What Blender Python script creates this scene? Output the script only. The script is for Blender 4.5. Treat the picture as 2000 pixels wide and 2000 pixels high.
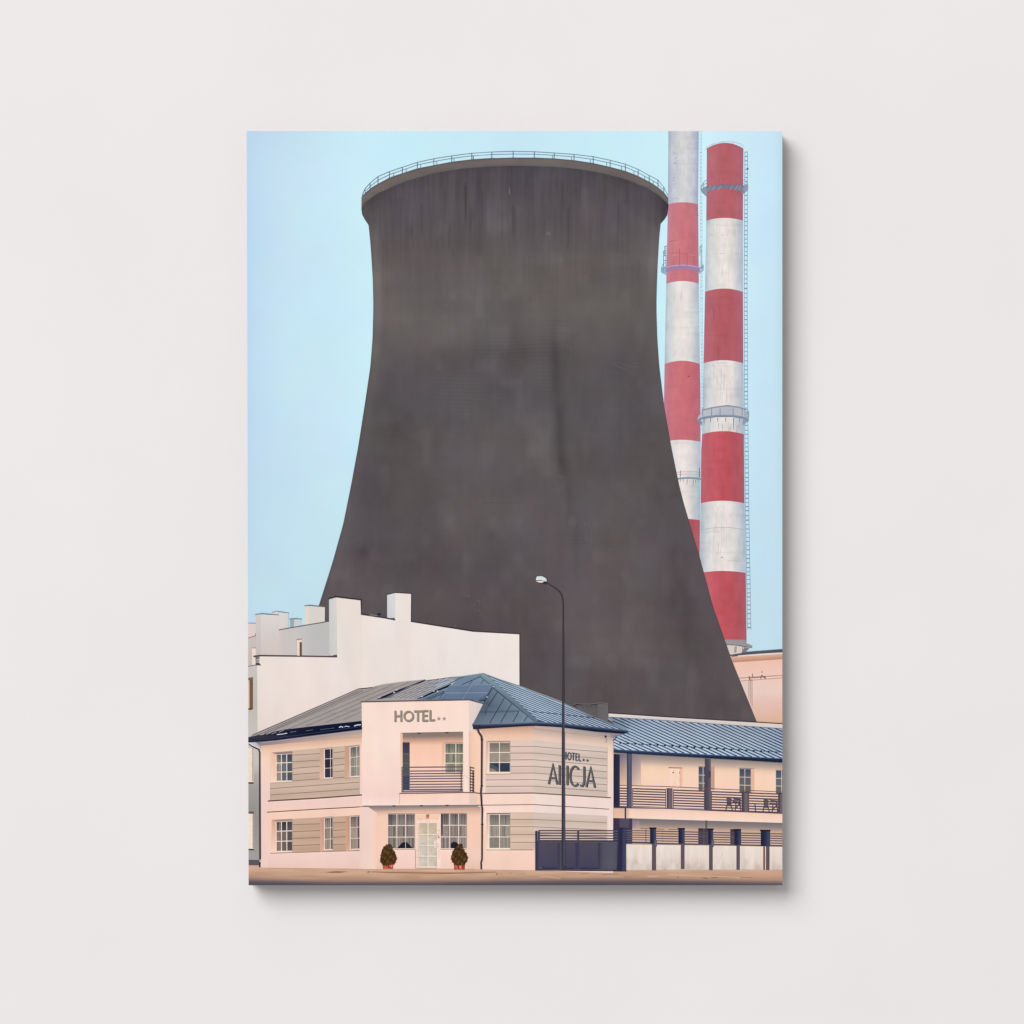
import bpy, math, random
import numpy as np
random.seed(7)
for o in list(bpy.data.objects): bpy.data.objects.remove(o)
scene = bpy.context.scene
COL = scene.collection

# ------------------------------------------------------------------ camera, light, exposure
S = 0.0005                      # metres per unit of the print drawing (the print is about 0.52 x 0.74 m)
DEPTH = 0.025                   # thickness of the stretched canvas
cam_d = bpy.data.cameras.new('camera'); cam = bpy.data.objects.new('camera', cam_d); COL.objects.link(cam)
CAM_DIST = 3.0
cam.location = (0, -DEPTH - CAM_DIST, 0); cam.rotation_euler = (math.radians(90), 0, 0)
cam_d.sensor_width = 36; cam_d.lens = 36 * CAM_DIST / (2000 * S)
cam_d.clip_start = 0.05; cam_d.clip_end = 60
scene.camera = cam
world = bpy.data.worlds.new('World'); scene.world = world; world.use_nodes = True
bg = world.node_tree.nodes['Background']; bg.inputs[0].default_value = (1.0, 0.985, 0.985, 1); bg.inputs[1].default_value = 0.40
def area_light(name, loc, size, power, color=(1, 1, 1)):
    d = bpy.data.lights.new(name, 'AREA'); d.shape = 'SQUARE'; d.size = size; d.energy = power; d.color = color
    o = bpy.data.objects.new(name, d); COL.objects.link(o); o.location = loc
    from mathutils import Vector
    o.rotation_euler = (-Vector(loc)).to_track_quat('-Z', 'Y').to_euler()
    return o
area_light('softbox', (-17.0, -26.0, 19.0), 24.0, 12200)
vs = scene.view_settings
vs.view_transform = 'Standard'; vs.look = 'None'; vs.exposure = 0; vs.gamma = 1; vs.use_curve_mapping = False

# ------------------------------------------------------------------ helpers
def lin(c):
    return tuple(((v / 255) / 12.92 if v / 255 <= 0.04045 else ((v / 255 + 0.055) / 1.055) ** 2.4) for v in c)
def lin_np(a):
    a = np.clip(a, 0, 255) / 255.0
    return np.where(a <= 0.04045, a / 12.92, ((a + 0.055) / 1.055) ** 2.4)
def mixc(a, b, t): return tuple(x + (y - x) * t for x, y in zip(a, b))

def ink(name, amp=0.05, scale=(60, 60, 60), detail=3, rough=0.75, tint=0.0):
    """printed ink: the drawing's own colours with a fine uneven grain"""
    m = bpy.data.materials.new(name); m.use_nodes = True; nt = m.node_tree; N = nt.nodes; L = nt.links
    b = N['Principled BSDF']; b.inputs['Roughness'].default_value = rough
    b.inputs['Specular IOR Level'].default_value = 0.0
    at = N.new('ShaderNodeAttribute'); at.attribute_name = 'Col'
    tc = N.new('ShaderNodeTexCoord'); mp = N.new('ShaderNodeMapping'); mp.inputs['Scale'].default_value = scale
    nz = N.new('ShaderNodeTexNoise'); nz.inputs['Scale'].default_value = 1.0; nz.inputs['Detail'].default_value = detail
    L.new(tc.outputs['Object'], mp.inputs[0]); L.new(mp.outputs[0], nz.inputs['Vector'])
    mr = N.new('ShaderNodeMapRange'); mr.inputs['From Min'].default_value = 0.25; mr.inputs['From Max'].default_value = 0.75
    mr.inputs['To Min'].default_value = 1 - amp; mr.inputs['To Max'].default_value = 1 + amp
    L.new(nz.outputs['Fac'], mr.inputs['Value'])
    vm = N.new('ShaderNodeVectorMath'); vm.operation = 'SCALE'
    L.new(at.outputs['Color'], vm.inputs[0]); L.new(mr.outputs[0], vm.inputs['Scale'])
    last = vm.outputs[0]
    if tint:
        nz2 = N.new('ShaderNodeTexNoise'); nz2.inputs['Scale'].default_value = 22; nz2.inputs['Detail'].default_value = 2
        L.new(tc.outputs['Object'], nz2.inputs['Vector'])
        mx = N.new('ShaderNodeVectorMath'); mx.operation = 'MULTIPLY_ADD'
        sb = N.new('ShaderNodeVectorMath'); sb.operation = 'SUBTRACT'; sb.inputs[1].default_value = (0.5, 0.5, 0.5)
        sc = N.new('ShaderNodeVectorMath'); sc.operation = 'SCALE'; sc.inputs['Scale'].default_value = tint
        ad = N.new('ShaderNodeVectorMath'); ad.operation = 'ADD'; ad.inputs[1].default_value = (1, 1, 1)
        L.new(nz2.outputs['Color'], sb.inputs[0]); L.new(sb.outputs[0], sc.inputs[0]); L.new(sc.outputs[0], ad.inputs[0])
        mu = N.new('ShaderNodeVectorMath'); mu.operation = 'MULTIPLY'
        L.new(last, mu.inputs[0]); L.new(ad.outputs[0], mu.inputs[1]); last = mu.outputs[0]
        N.remove(mx)
    L.new(last, b.inputs['Base Color'])
    return m
M = dict(
    sky=ink('sky_ink', 0.012, (9, 9, 9), 2, tint=0.10),
    concrete=ink('dark_concrete_ink', 0.05, (60, 60, 14), 4, tint=0.10),
    stack=ink('weathered_paint_ink', 0.075, (170, 170, 42), 6, tint=0.06),
    plaster=ink('plaster_ink', 0.034, (70, 70, 24), 6, tint=0.06),
    cladding=ink('cladding_ink', 0.05, (25, 25, 160), 3, tint=0.05),
    metal=ink('sheet_metal_ink', 0.07, (60, 60, 60), 3),
    fine=ink('fine_detail_ink', 0.10, (240, 240, 240), 3),
    leaf=ink('foliage_ink', 0.35, (420, 420, 420), 3),
    ground=ink('ground_ink', 0.09, (26, 26, 190), 5),
    grime=ink('grimy_plaster_ink', 0.05, (220, 220, 45), 4),
)

EPS = 1.6e-5
X0, X1, Y0, Y1 = 482.0, 1528.0, 256.0, 1729.0
OUT = [(482.0, Y0), (X1, Y0), (X1, Y1), (485.6, Y1)]        # outline of the front of the canvas
def clip(poly, cols):
    """Sutherland-Hodgman against the canvas outline, colours interpolated"""
    P, Cc = list(poly), list(cols)
    for i in range(4):
        ax, ay = OUT[i]; bx, by = OUT[(i + 1) % 4]
        def side(p): return (bx - ax) * (p[1] - ay) - (by - ay) * (p[0] - ax)
        Q, D = [], []
        n = len(P)
        for k in range(n):
            p, q, cp, cq = P[k], P[(k + 1) % n], Cc[k], Cc[(k + 1) % n]
            sp, sq = side(p), side(q)
            if sp >= 0: Q.append(p); D.append(cp)
            if (sp >= 0) != (sq >= 0):
                t = sp / (sp - sq)
                Q.append((p[0] + (q[0] - p[0]) * t, p[1] + (q[1] - p[1]) * t)); D.append(mixc(cp, cq, t))
        P, Cc = Q, D
        if len(P) < 3: return [], []
    return P, Cc
def is_convex(p):
    s = 0
    n = len(p)
    for i in range(n):
        a, b, c = p[i], p[(i + 1) % n], p[(i + 2) % n]
        z = (b[0] - a[0]) * (c[1] - b[1]) - (b[1] - a[1]) * (c[0] - b[0])
        if abs(z) < 1e-9: continue
        if s == 0: s = 1 if z > 0 else -1
        elif (z > 0) != (s > 0): return False
    return True
def sat(a, b):
    for p in (a, b):
        n = len(p)
        for i in range(n):
            nx, ny = p[(i + 1) % n][1] - p[i][1], p[i][0] - p[(i + 1) % n][0]
            pa = [nx * v[0] + ny * v[1] for v in a]; pb = [nx * v[0] + ny * v[1] for v in b]
            tol = 0.004 * math.hypot(nx, ny)
            if max(pa) <= min(pb) + tol or max(pb) <= min(pa) + tol: return False
    return True
PL_B = np.zeros((20000, 4)); PL_L = np.zeros(20000, int); PL_P = []
def place(polys):
    """print order: how many layers of ink already lie under these polygons"""
    lev = 0
    n = len(PL_P)
    bbs = [(min(p[0] for p in P), min(p[1] for p in P), max(p[0] for p in P), max(p[1] for p in P)) for P in polys]
    conv = [P if is_convex(P) else None for P in polys]
    for bb, cv in zip(bbs, conv):
        B = PL_B[:n]
        hit = np.nonzero((B[:, 0] < bb[2] - .004) & (B[:, 2] > bb[0] + .004) & (B[:, 1] < bb[3] - .004) & (B[:, 3] > bb[1] + .004) & (PL_L[:n] > lev))[0]
        for i in hit:
            if PL_L[i] <= lev: continue
            if cv is not None and PL_P[i] is not None and not sat(cv, PL_P[i]): continue
            lev = PL_L[i]
    lev += 1
    for bb, cv in zip(bbs, conv):
        k = len(PL_P); PL_B[k] = bb; PL_L[k] = lev; PL_P.append(cv)
    return lev

BASE = (1005.0, 1729.0)         # foot of the canvas in drawing units
class Part:
    def __init__(s, name, mat, parent=None, label=None):
        s.name, s.mat, s.parent, s.label = name, mat, parent, label
        s.V, s.F, s.C = [], [], []; s.subs = []; s.ob = None
        PARTS.append(s)
    def _add(s, P, cols, lev):
        a = sum(P[i][0] * P[(i + 1) % len(P)][1] - P[(i + 1) % len(P)][0] * P[i][1] for i in range(len(P)))
        if abs(a) < 1e-6: return
        if a > 0: P = P[::-1]; cols = cols[::-1]
        k = len(s.V)
        for p in P: s.V.append(((p[0] - BASE[0]) * S, -DEPTH - lev * EPS, (BASE[1] - p[1]) * S))
        s.F.append(tuple(range(k, k + len(P)))); s.C.extend(lin(c) for c in cols)
    def multi(s, plist):
        out = []
        for P, c in plist:
            cols = list(c) if isinstance(c[0], (tuple, list)) else [c] * len(P)
            P, cols = clip(P, cols)
            if len(P) >= 3: out.append((P, cols))
        if not out: return
        lev = place([p for p, _ in out])
        for P, cols in out: s._add(P, cols, lev)
    def poly(s, P, c): s.multi([(P, c)]); return s
    def rect(s, x0, y0, x1, y1, c): return s.poly([(x0, y0), (x1, y0), (x1, y1), (x0, y1)], c)
    def line(s, P, w, c):
        """ribbon along a polyline; w one width or one per point"""
        n = len(P); ws = w if isinstance(w, (list, tuple)) else [w] * n
        Lf, Rt = [], []
        for i in range(n):
            a, b = P[max(i - 1, 0)], P[min(i + 1, n - 1)]
            def nrm(p, q):
                d = math.hypot(q[0] - p[0], q[1] - p[1]) or 1
                return (-(q[1] - p[1]) / d, (q[0] - p[0]) / d)
            if 0 < i < n - 1:
                n1, n2 = nrm(a, P[i]), nrm(P[i], b); mx, my = n1[0] + n2[0], n1[1] + n2[1]
                l = math.hypot(mx, my) or 1; mx, my = mx / l, my / l
                k = 1 / max(0.5, mx * n1[0] + my * n1[1]); nx, ny = mx * k, my * k
            else: nx, ny = nrm(a, b)
            h = ws[i] / 2
            Lf.append((P[i][0] + nx * h, P[i][1] + ny * h)); Rt.append((P[i][0] - nx * h, P[i][1] - ny * h))
        s.multi([([Lf[i], Lf[i + 1], Rt[i + 1], Rt[i]], c) for i in range(n - 1)]); return s
    def grid(s, X, Y, RGB):
        """dense patch: arrays (rows, cols) of positions and colours; one layer"""
        r, c = X.shape
        yy = np.clip(Y, Y0, Y1); xl = 482.0 + 3.6 * (yy - Y0) / (Y1 - Y0)
        xx = np.clip(X, xl, X1)
        border = list(zip(xx[0], yy[0])) + list(zip(xx[1:, -1], yy[1:, -1])) + list(zip(xx[-1, ::-1][1:], yy[-1, ::-1][1:])) + list(zip(xx[::-1, 0][1:-1], yy[::-1, 0][1:-1]))
        lev = place([border]) if r * c > 4 else place([border])
        k = len(s.V)
        Lc = lin_np(RGB)
        s.V.extend(zip(((xx.ravel() - BASE[0]) * S).tolist(), [-DEPTH - lev * EPS] * (r * c), ((BASE[1] - yy.ravel()) * S).tolist()))
        a = (k + np.arange(r - 1)[:, None] * c + np.arange(c - 1)[None, :]).ravel()
        q = np.stack([a, a + c, a + c + 1, a + 1], -1)
        s.F.extend(map(tuple, q.tolist())); s.C.extend(map(tuple, Lc.reshape(-1, 3)[(q - k).ravel()].tolist()))
        return s
    def patch(s, Q, fn, nx=12, ny=12):
        """four corners (top left, top right, bottom right, bottom left); fn(u, v, x, y) -> rgb array"""
        u, v = np.meshgrid(np.linspace(0, 1, nx + 1), np.linspace(0, 1, ny + 1))
        (a, b, c, d) = [np.array(q, float) for q in Q]
        X = (a[0] * (1 - u) + b[0] * u) * (1 - v) + (d[0] * (1 - u) + c[0] * u) * v
        Y = (a[1] * (1 - u) + b[1] * u) * (1 - v) + (d[1] * (1 - u) + c[1] * u) * v
        return s.grid(X, Y, fn(u, v, X, Y))
    def vgrad(s, Q, stops, ny=10, nx=1):
        ts = [t for t, _ in stops]
        def fn(u, v, X, Y): return np.stack([np.interp(v, ts, [c[k] for _, c in stops]) for k in range(3)], -1)
        return s.patch(Q, fn, nx, ny)
    def hgrad(s, Q, stops, nx=10, ny=1):
        ts = [t for t, _ in stops]
        def fn(u, v, X, Y): return np.stack([np.interp(u, ts, [c[k] for _, c in stops]) for k in range(3)], -1)
        return s.patch(Q, fn, nx, ny)
    def ellipse(s, cx, cy, rx, ry, c, n=20):
        return s.poly([(cx + rx * math.cos(2 * math.pi * i / n), cy + ry * math.sin(2 * math.pi * i / n)) for i in range(n)], c)
    def build(s, root):
        if not s.F: return
        me = bpy.data.meshes.new(s.name); me.from_pydata(s.V, [], s.F)
        a = me.color_attributes.new('Col', 'FLOAT_COLOR', 'CORNER')
        arr = np.ones((len(s.C), 4), np.float32); arr[:, :3] = np.array(s.C); a.data.foreach_set('color', arr.ravel())
        me.materials.append(M[s.mat]); me.update()
        s.ob = bpy.data.objects.new(s.name, me); COL.objects.link(s.ob)
        s.ob.parent = s.parent.ob if s.parent else root
        if s.label: s.ob['label'] = s.label
PARTS = []

# frames of the working drawing: origin and scale of each sheet, in drawing units
FR = dict(A=(470, 1140, .15528), B=(470, 1420, .16566), C=(690, 1300, .15528), D=(690, 1540, .15528), E=(930, 1300, .15528),
          F=(930, 1560, .15528), G=(1170, 1360, .19669), H=(1170, 1560, .19669), I=(460, 240, .27950), J=(900, 240, .22774),
          K=(1240, 240, .17598), L=(1240, 560, .17598), M=(1240, 880, .21739), N=(600, 640, .38302), O=(1000, 1090, .10352), Q=(1400, 1200, .12422))
def f(k, *pts):
    ox, oy, s = FR[k]
    if len(pts) == 1 and isinstance(pts[0], list): pts = pts[0]
    return [(ox + x * s, oy + y * s) for x, y in pts]
def fb(k, x0, y0, x1, y1): return f(k, (x0, y0), (x1, y0), (x1, y1), (x0, y1))
def bil(Q, u, v):
    a, b, c, d = Q
    return tuple((a[i] * (1 - u) + b[i] * u) * (1 - v) + (d[i] * (1 - u) + c[i] * u) * v for i in (0, 1))
def subq(Q, u0, v0, u1, v1): return [bil(Q, u0, v0), bil(Q, u1, v0), bil(Q, u1, v1), bil(Q, u0, v1)]
def clip_seg(p, q, poly):
    """part of segment pq inside a convex polygon"""
    t0, t1 = 0.0, 1.0
    ar = sum(poly[i][0] * poly[(i + 1) % len(poly)][1] - poly[(i + 1) % len(poly)][0] * poly[i][1] for i in range(len(poly)))
    sg = 1 if ar > 0 else -1
    for i in range(len(poly)):
        a, b = poly[i], poly[(i + 1) % len(poly)]
        def sd(r): return sg * ((b[0] - a[0]) * (r[1] - a[1]) - (b[1] - a[1]) * (r[0] - a[0]))
        s0, s1 = sd(p), sd(q)
        if s0 < 0 and s1 < 0: return None
        if s0 < 0: t0 = max(t0, s0 / (s0 - s1))
        elif s1 < 0: t1 = min(t1, s0 / (s0 - s1))
    if t1 - t0 < 1e-3: return None
    g = lambda t: (p[0] + (q[0] - p[0]) * t, p[1] + (q[1] - p[1]) * t)
    return g(t0), g(t1)
def jit(c, a):
    d = random.uniform(-a, a); return tuple(max(0, min(255, v + d)) for v in c)
def window(parent, Q, cols, rows, glass, frame=(244, 228, 214), fw=1.2, mw=0.85, fr=0.6, curtain=True, name='window'):
    """glazing: Q the outer frame; cols / rows fractions of the bars; glass(i, j) colour of each pane"""
    w = Part(name, 'fine', parent)
    w.poly(Q, frame)
    w.line([Q[0], Q[1]], 1.2, mixc(frame, (70, 52, 52), .62)); w.line([Q[1], Q[2]], .7, mixc(frame, (80, 60, 60), .5))
    W = math.hypot(Q[1][0] - Q[0][0], Q[1][1] - Q[0][1]); Hh = math.hypot(Q[3][0] - Q[0][0], Q[3][1] - Q[0][1])
    us = [0] + list(cols) + [1]; vs_ = [0] + list(rows) + [1]
    for j in range(len(vs_) - 1):
        for i in range(len(us) - 1):
            u0 = us[i] + (fw if i == 0 else mw / 2) / W; u1 = us[i + 1] - (fr if i == len(us) - 2 else mw / 2) / W
            v0 = vs_[j] + (fw if j == 0 else mw / 2) / Hh; v1 = vs_[j + 1] - (fw if j == len(vs_) - 2 else mw / 2) / Hh
            g = mixc(glass(i, j), (70, 62, 60), .12)
            top = mixc(g, (30, 30, 45), 0.35 if j == 0 else 0.0)
            P = subq(Q, u0, v0, u1, v1)
            w.poly(P, [top, top, g, g])
            if curtain and sum(g) > 330:
                u = u0 + random.uniform(.01, .05)
                while u < u1 - 0.02:
                    d = min(random.uniform(0.015, 0.05), u1 - u)
                    k = random.choice([-30, -16, 14, 22])
                    cc = tuple(max(0, min(255, x + k)) for x in g); ct = tuple(max(0, min(255, x + k)) for x in top)
                    w.poly(subq(Q, u, v0, u + d, v1), [ct, ct, cc, cc]); u += d + random.uniform(0.02, 0.07)
    return w

# ------------------------------------------------------------------ setting: the wall
def build_wall():
    me = bpy.data.meshes.new('wall'); w, h, t = 5.0, 3.5, 0.12
    v = [(-w, 0, -h), (w, 0, -h), (w, 0, h), (-w, 0, h), (-w, t, -h), (w, t, -h), (w, t, h), (-w, t, h)]
    me.from_pydata(v, [], [(0, 1, 2, 3), (5, 4, 7, 6), (4, 0, 3, 7), (1, 5, 6, 2), (3, 2, 6, 7), (4, 5, 1, 0)])
    o = bpy.data.objects.new('wall', me); COL.objects.link(o); o['kind'] = 'structure'
    m = bpy.data.materials.new('wall_paint'); m.use_nodes = True; nt = m.node_tree; N = nt.nodes; L = nt.links
    b = N['Principled BSDF']; b.inputs['Roughness'].default_value = 0.85; b.inputs['Specular IOR Level'].default_value = 0.0
    tc = N.new('ShaderNodeTexCoord'); nz = N.new('ShaderNodeTexNoise'); nz.inputs['Scale'].default_value = 5.5; nz.inputs['Detail'].default_value = 3
    L.new(tc.outputs['Object'], nz.inputs['Vector'])
    cr = N.new('ShaderNodeMix'); cr.data_type = 'RGBA'
    cr.inputs['A'].default_value = (*lin((234.5, 231, 231.5)), 1); cr.inputs['B'].default_value = (*lin((240, 236.5, 237)), 1)
    L.new(nz.outputs['Fac'], cr.inputs['Factor']); L.new(cr.outputs['Result'], b.inputs['Base Color'])
    nb = N.new('ShaderNodeTexNoise'); nb.inputs['Scale'].default_value = 900; nb.inputs['Detail'].default_value = 2
    L.new(tc.outputs['Object'], nb.inputs['Vector'])
    bp = N.new('ShaderNodeBump'); bp.inputs['Strength'].default_value = 0.03; bp.inputs['Distance'].default_value = 0.0005
    L.new(nb.outputs['Fac'], bp.inputs['Height']); L.new(bp.outputs[0], b.inputs['Normal'])
    me.materials.append(m)
build_wall()

# ------------------------------------------------------------------ the canvas
root = bpy.data.objects.new('canvas_print', None); COL.objects.link(root)
root.location = ((BASE[0] - 1000) * S, 0, (1000 - BASE[1]) * S)
root['label'] = 'unframed canvas print of a black cooling tower above a pink hotel on white wall'
root['category'] = 'canvas print'

def build_canvas_body():
    me = bpy.data.meshes.new('wrapped_canvas'); V, Fc, Cc = [], [], []
    n = 30; yb = -0.0004
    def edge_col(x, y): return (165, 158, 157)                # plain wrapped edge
    ring = []
    for i in range(n): t = i / n; ring.append((482 + (X1 - 482) * t, Y0))
    for i in range(n): t = i / n; ring.append((X1, Y0 + (Y1 - Y0) * t))
    for i in range(n): t = i / n; ring.append((X1 + (485.6 - X1) * t, Y1))
    for i in range(n): t = i / n; ring.append((485.6 - 3.6 * t, Y1 + (Y0 - Y1) * t))
    m = len(ring)
    for d in (-DEPTH, yb):
        for x, y in ring: V.append(((x - BASE[0]) * S, d, (BASE[1] - y) * S))
    for i in range(m):
        j = (i + 1) % m
        Fc.append((i, i + m, j + m, j))
        c1, c2 = lin(edge_col(*ring[i])), lin(edge_col(*ring[j])); Cc += [c1, c1, c2, c2]
    Fc.append(tuple(range(m))[::-1]); Cc += [lin((200, 200, 200))] * m
    Fc.append(tuple(range(m, 2 * m))); Cc += [lin((200, 195, 185))] * m
    me.from_pydata(V, [], Fc)
    a = me.color_attributes.new('Col', 'FLOAT_COLOR', 'CORNER')
    arr = np.ones((len(Cc), 4), np.float32); arr[:, :3] = np.array(Cc); a.data.foreach_set('color', arr.ravel())
    me.materials.append(M['plaster'])
    o = bpy.data.objects.new('wrapped_canvas', me); COL.objects.link(o); o.parent = root
build_canvas_body()

# ------------------------------------------------------------------ printed sky
def G(x, y, cx, cy, sx, sy): return np.exp(-((x - cx) / sx) ** 2 - ((y - cy) / sy) ** 2)
sky = Part('sky', 'sky', label='pale blue hazy sky printed behind the tower')
def sky_fn(u, v, x, y):
    ts = [482, 500, 560, 640, 720, 1000, 1290, 1380, 1450, 1500, 1522, 1528]
    Cs = [(188, 217, 240), (193, 222, 243), (199, 229, 244), (202, 233, 247), (203, 239, 250), (199, 234, 247), (204, 240, 250), (209, 243, 252), (204, 236, 249), (201, 231, 249), (201, 233, 247), (194, 224, 234)]
    rgb = np.stack([np.interp(x, ts, [c[k] for c in Cs]) for k in range(3)], -1)
    low = np.clip((y - 700) / 520, 0, 1)[..., None]
    tgt = np.array([194, 222, 235.0])
    rgb = rgb * (1 - 0.75 * low) + tgt * 0.75 * low
    top = np.clip((330 - y) / 90, 0, 1)[..., None] * np.clip((760 - x) / 250, 0, 1)[..., None]
    rgb = rgb * (1 - 0.6 * top) + np.array([188, 215, 236.0]) * 0.6 * top
    return rgb
sky.patch([(482, 256), (1528, 256), (1528, 1320), (484.6, 1320)], sky_fn, 60, 60)

def vnoise(x, y, sx, sy, seed):
    r = np.random.RandomState(seed); T = r.rand(64, 64)
    a = x / sx; b = y / sy; i = np.floor(a).astype(int); j = np.floor(b).astype(int); fx = a - i; fy = b - j
    fx = fx * fx * (3 - 2 * fx); fy = fy * fy * (3 - 2 * fy)
    g = lambda p, q: T[p % 64, q % 64]
    return (g(i, j) * (1 - fx) + g(i + 1, j) * fx) * (1 - fy) + (g(i, j + 1) * (1 - fx) + g(i + 1, j + 1) * fx) * fy - .5
# ------------------------------------------------------------------ printed chimneys
def stack_edges(tab): 
    ys = [t[0] for t in tab]
    return (lambda y: np.interp(y, ys, [t[1] for t in tab])), (lambda y: np.interp(y, ys, [t[2] for t in tab]))
def band(part, xl, xr, ya, yb, aa, ab, cols, hz=0.0, ny=6):
    u, v = np.meshgrid(np.linspace(0, 1, 33), np.linspace(0, 1, int(abs(yb - ya) / 3) + 2))
    yn = ya + (yb - ya) * v; am = aa + (ab - aa) * v
    Y = yn - am * (1 - (2 * u - 1) ** 2); X = xl(yn) + (xr(yn) - xl(yn)) * u
    ts = np.linspace(0, 1, len(cols))
    rgb = np.stack([np.interp(u, ts, [c[k] for c in cols]) for k in range(3)], -1)
    rgb = rgb * (1 - hz) + np.array([205, 225, 240.0]) * hz
    g = 11 * vnoise(X, Y, 14, 22, 51) + 9 * vnoise(X, Y, 5, 9, 52) - 9 * np.clip(vnoise(X, Y, 30, 5, 53) - .15, 0, 1) * 3
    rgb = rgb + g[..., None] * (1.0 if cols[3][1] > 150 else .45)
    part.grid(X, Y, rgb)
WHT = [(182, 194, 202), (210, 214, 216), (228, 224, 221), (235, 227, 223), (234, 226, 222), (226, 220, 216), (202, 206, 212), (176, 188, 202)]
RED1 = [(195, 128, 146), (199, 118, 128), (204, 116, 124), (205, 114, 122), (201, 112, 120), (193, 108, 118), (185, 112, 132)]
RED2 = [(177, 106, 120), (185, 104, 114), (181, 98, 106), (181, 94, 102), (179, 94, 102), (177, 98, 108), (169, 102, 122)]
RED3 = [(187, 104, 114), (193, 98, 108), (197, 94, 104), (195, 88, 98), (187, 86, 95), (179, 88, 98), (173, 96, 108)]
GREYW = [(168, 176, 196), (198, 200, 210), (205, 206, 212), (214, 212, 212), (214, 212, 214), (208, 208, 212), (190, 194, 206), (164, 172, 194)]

def ladder(part, xa, xb, col, step, w=0.9, cage=True):
    """xa / xb: lists of (y, x) of the two rails"""
    ys = [p[0] for p in xa]
    part.line([(x, y) for y, x in xa], w, col); part.line([(x, y) for y, x in xb], w, col)
    y = ys[0]
    while y < ys[-1]:
        l = np.interp(y, ys, [p[1] for p in xa]); r = np.interp(y, [p[0] for p in xb], [p[1] for p in xb])
        part.line([(l, y), (r, y + random.uniform(-.6, .6))], random.uniform(1.0, 1.9), jit(col, 18)); y += step * random.uniform(.85, 1.15)

ch1 = Part('chimney', 'stack', label='hazier red and white chimney, its top cut off by the edge of the print')
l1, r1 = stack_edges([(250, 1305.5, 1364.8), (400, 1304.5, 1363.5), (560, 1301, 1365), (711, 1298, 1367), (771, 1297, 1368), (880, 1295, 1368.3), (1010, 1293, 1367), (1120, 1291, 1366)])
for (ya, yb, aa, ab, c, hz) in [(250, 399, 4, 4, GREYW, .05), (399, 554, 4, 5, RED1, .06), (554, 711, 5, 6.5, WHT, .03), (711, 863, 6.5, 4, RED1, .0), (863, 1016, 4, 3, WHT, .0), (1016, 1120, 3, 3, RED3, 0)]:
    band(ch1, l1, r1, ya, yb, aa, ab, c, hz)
for i in range(26):                                    # worn paint and rain streaks
    x = random.uniform(1308, 1360); y = random.choice([random.uniform(270, 380), random.uniform(560, 690)])
    ch1.line([(x, y), (x + random.uniform(-.5, .5), y + random.uniform(6, 20))], random.uniform(.5, 1.1), jit((203, 201, 206), 6))
for i in range(40):
    x = random.uniform(1309, 1322); y = random.uniform(292, 390)
    ch1.line([(x, y), (x + random.uniform(1.5, 4), y + random.uniform(-1, 1))], random.uniform(.5, 1.1), jit((168, 172, 190), 8))
ch1.ellipse(1345, 735, 2.4, 1.1, (160, 60, 85))
pl = Part('platform', 'metal', ch1)
def arcpts(xa, xb, y, amp, n=14): return [(xa + (xb - xa) * i / n, y - amp * (1 - (2 * i / n - 1) ** 2)) for i in range(n + 1)]
def arcband(part, xa, xb, y, amp, th, c, c2=None, n=14):
    t = arcpts(xa, xb, y, amp, n)
    part.multi([([t[i], t[i + 1], (t[i + 1][0], t[i + 1][1] + th), (t[i][0], t[i][1] + th)], [c, c, c2 or c, c2 or c]) for i in range(n)])
pl.poly(f('K', (290, 1610), (350, 1598), (352, 1695), (330, 1680), (292, 1662)), (152, 182, 208))
pl.poly(f('K', (712, 1598), (765, 1582), (760, 1640), (712, 1678)), (150, 172, 200))
arcband(pl, *[f('K', (345, 0))[0][0], f('K', (715, 0))[0][0]], f('K', (0, 1605))[0][1], 5, 9, (148, 134, 182), (176, 128, 160))
arcband(pl, *[f('K', (345, 0))[0][0], f('K', (715, 0))[0][0]], f('K', (0, 1603))[0][1], 5, 1.4, (204, 176, 208))
for a in ([(292, 1612), (310, 1570), (345, 1545)], [(765, 1590), (745, 1560), (718, 1540)], [(292, 1640), (320, 1605), (350, 1590)], [(762, 1620), (740, 1590), (715, 1572)], [(300, 1600), (300, 1660)], [(320, 1565), (320, 1670)], [(750, 1580), (748, 1650)]):
    pl.line(f('K', *a), 0.9, (120, 150, 172))
for a in ([(318, 1420), (318, 1610)], [(345, 1360), (345, 1610)], [(330, 1370), (330, 1480)], [(318, 1425), (345, 1420)], [(318, 1450), (345, 1445)], [(318, 1475), (350, 1470)], [(318, 1530), (350, 1525)], [(330, 1375), (352, 1365)],
          [(742, 1355), (742, 1610)], [(722, 1365), (722, 1470)], [(722, 1380), (742, 1372)], [(722, 1420), (745, 1415)], [(722, 1470), (748, 1478)]):
    pl.line(f('K', *a), 1.0, (92, 120, 140))
for a, c in (([(385, 1317), (480, 1298)], (160, 95, 115)), ([(497, 1390), (497, 1585)], (168, 92, 110)), ([(580, 1470), (580, 1585)], (176, 105, 118)), ([(660, 1470), (660, 1585)], (176, 105, 118)), ([(520, 1450), (600, 1458)], (165, 90, 112)),
             ([(415, 1470), (490, 1462)], (226, 150, 148)), ([(590, 1462), (662, 1472)], (226, 150, 148)), ([(700, 1020), (706, 1030)], (150, 70, 90))):
    ch1.line(f('K', *a), 1.0, c)
pl2 = Part('platform', 'metal', ch1)
arcband(pl2, f('M', (378, 0))[0][0], f('M', (592, 0))[0][0], f('M', (0, 246))[0][1], 2, 3.6, (150, 168, 178), (110, 138, 155))
for y, c in ((190, (160, 165, 172)), (211, (172, 176, 180))):
    arcband(pl2, f('M', (372, 0))[0][0], f('M', (590, 0))[0][0], f('M', (0, y + 3))[0][1], 1, 1.0, c)
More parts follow.
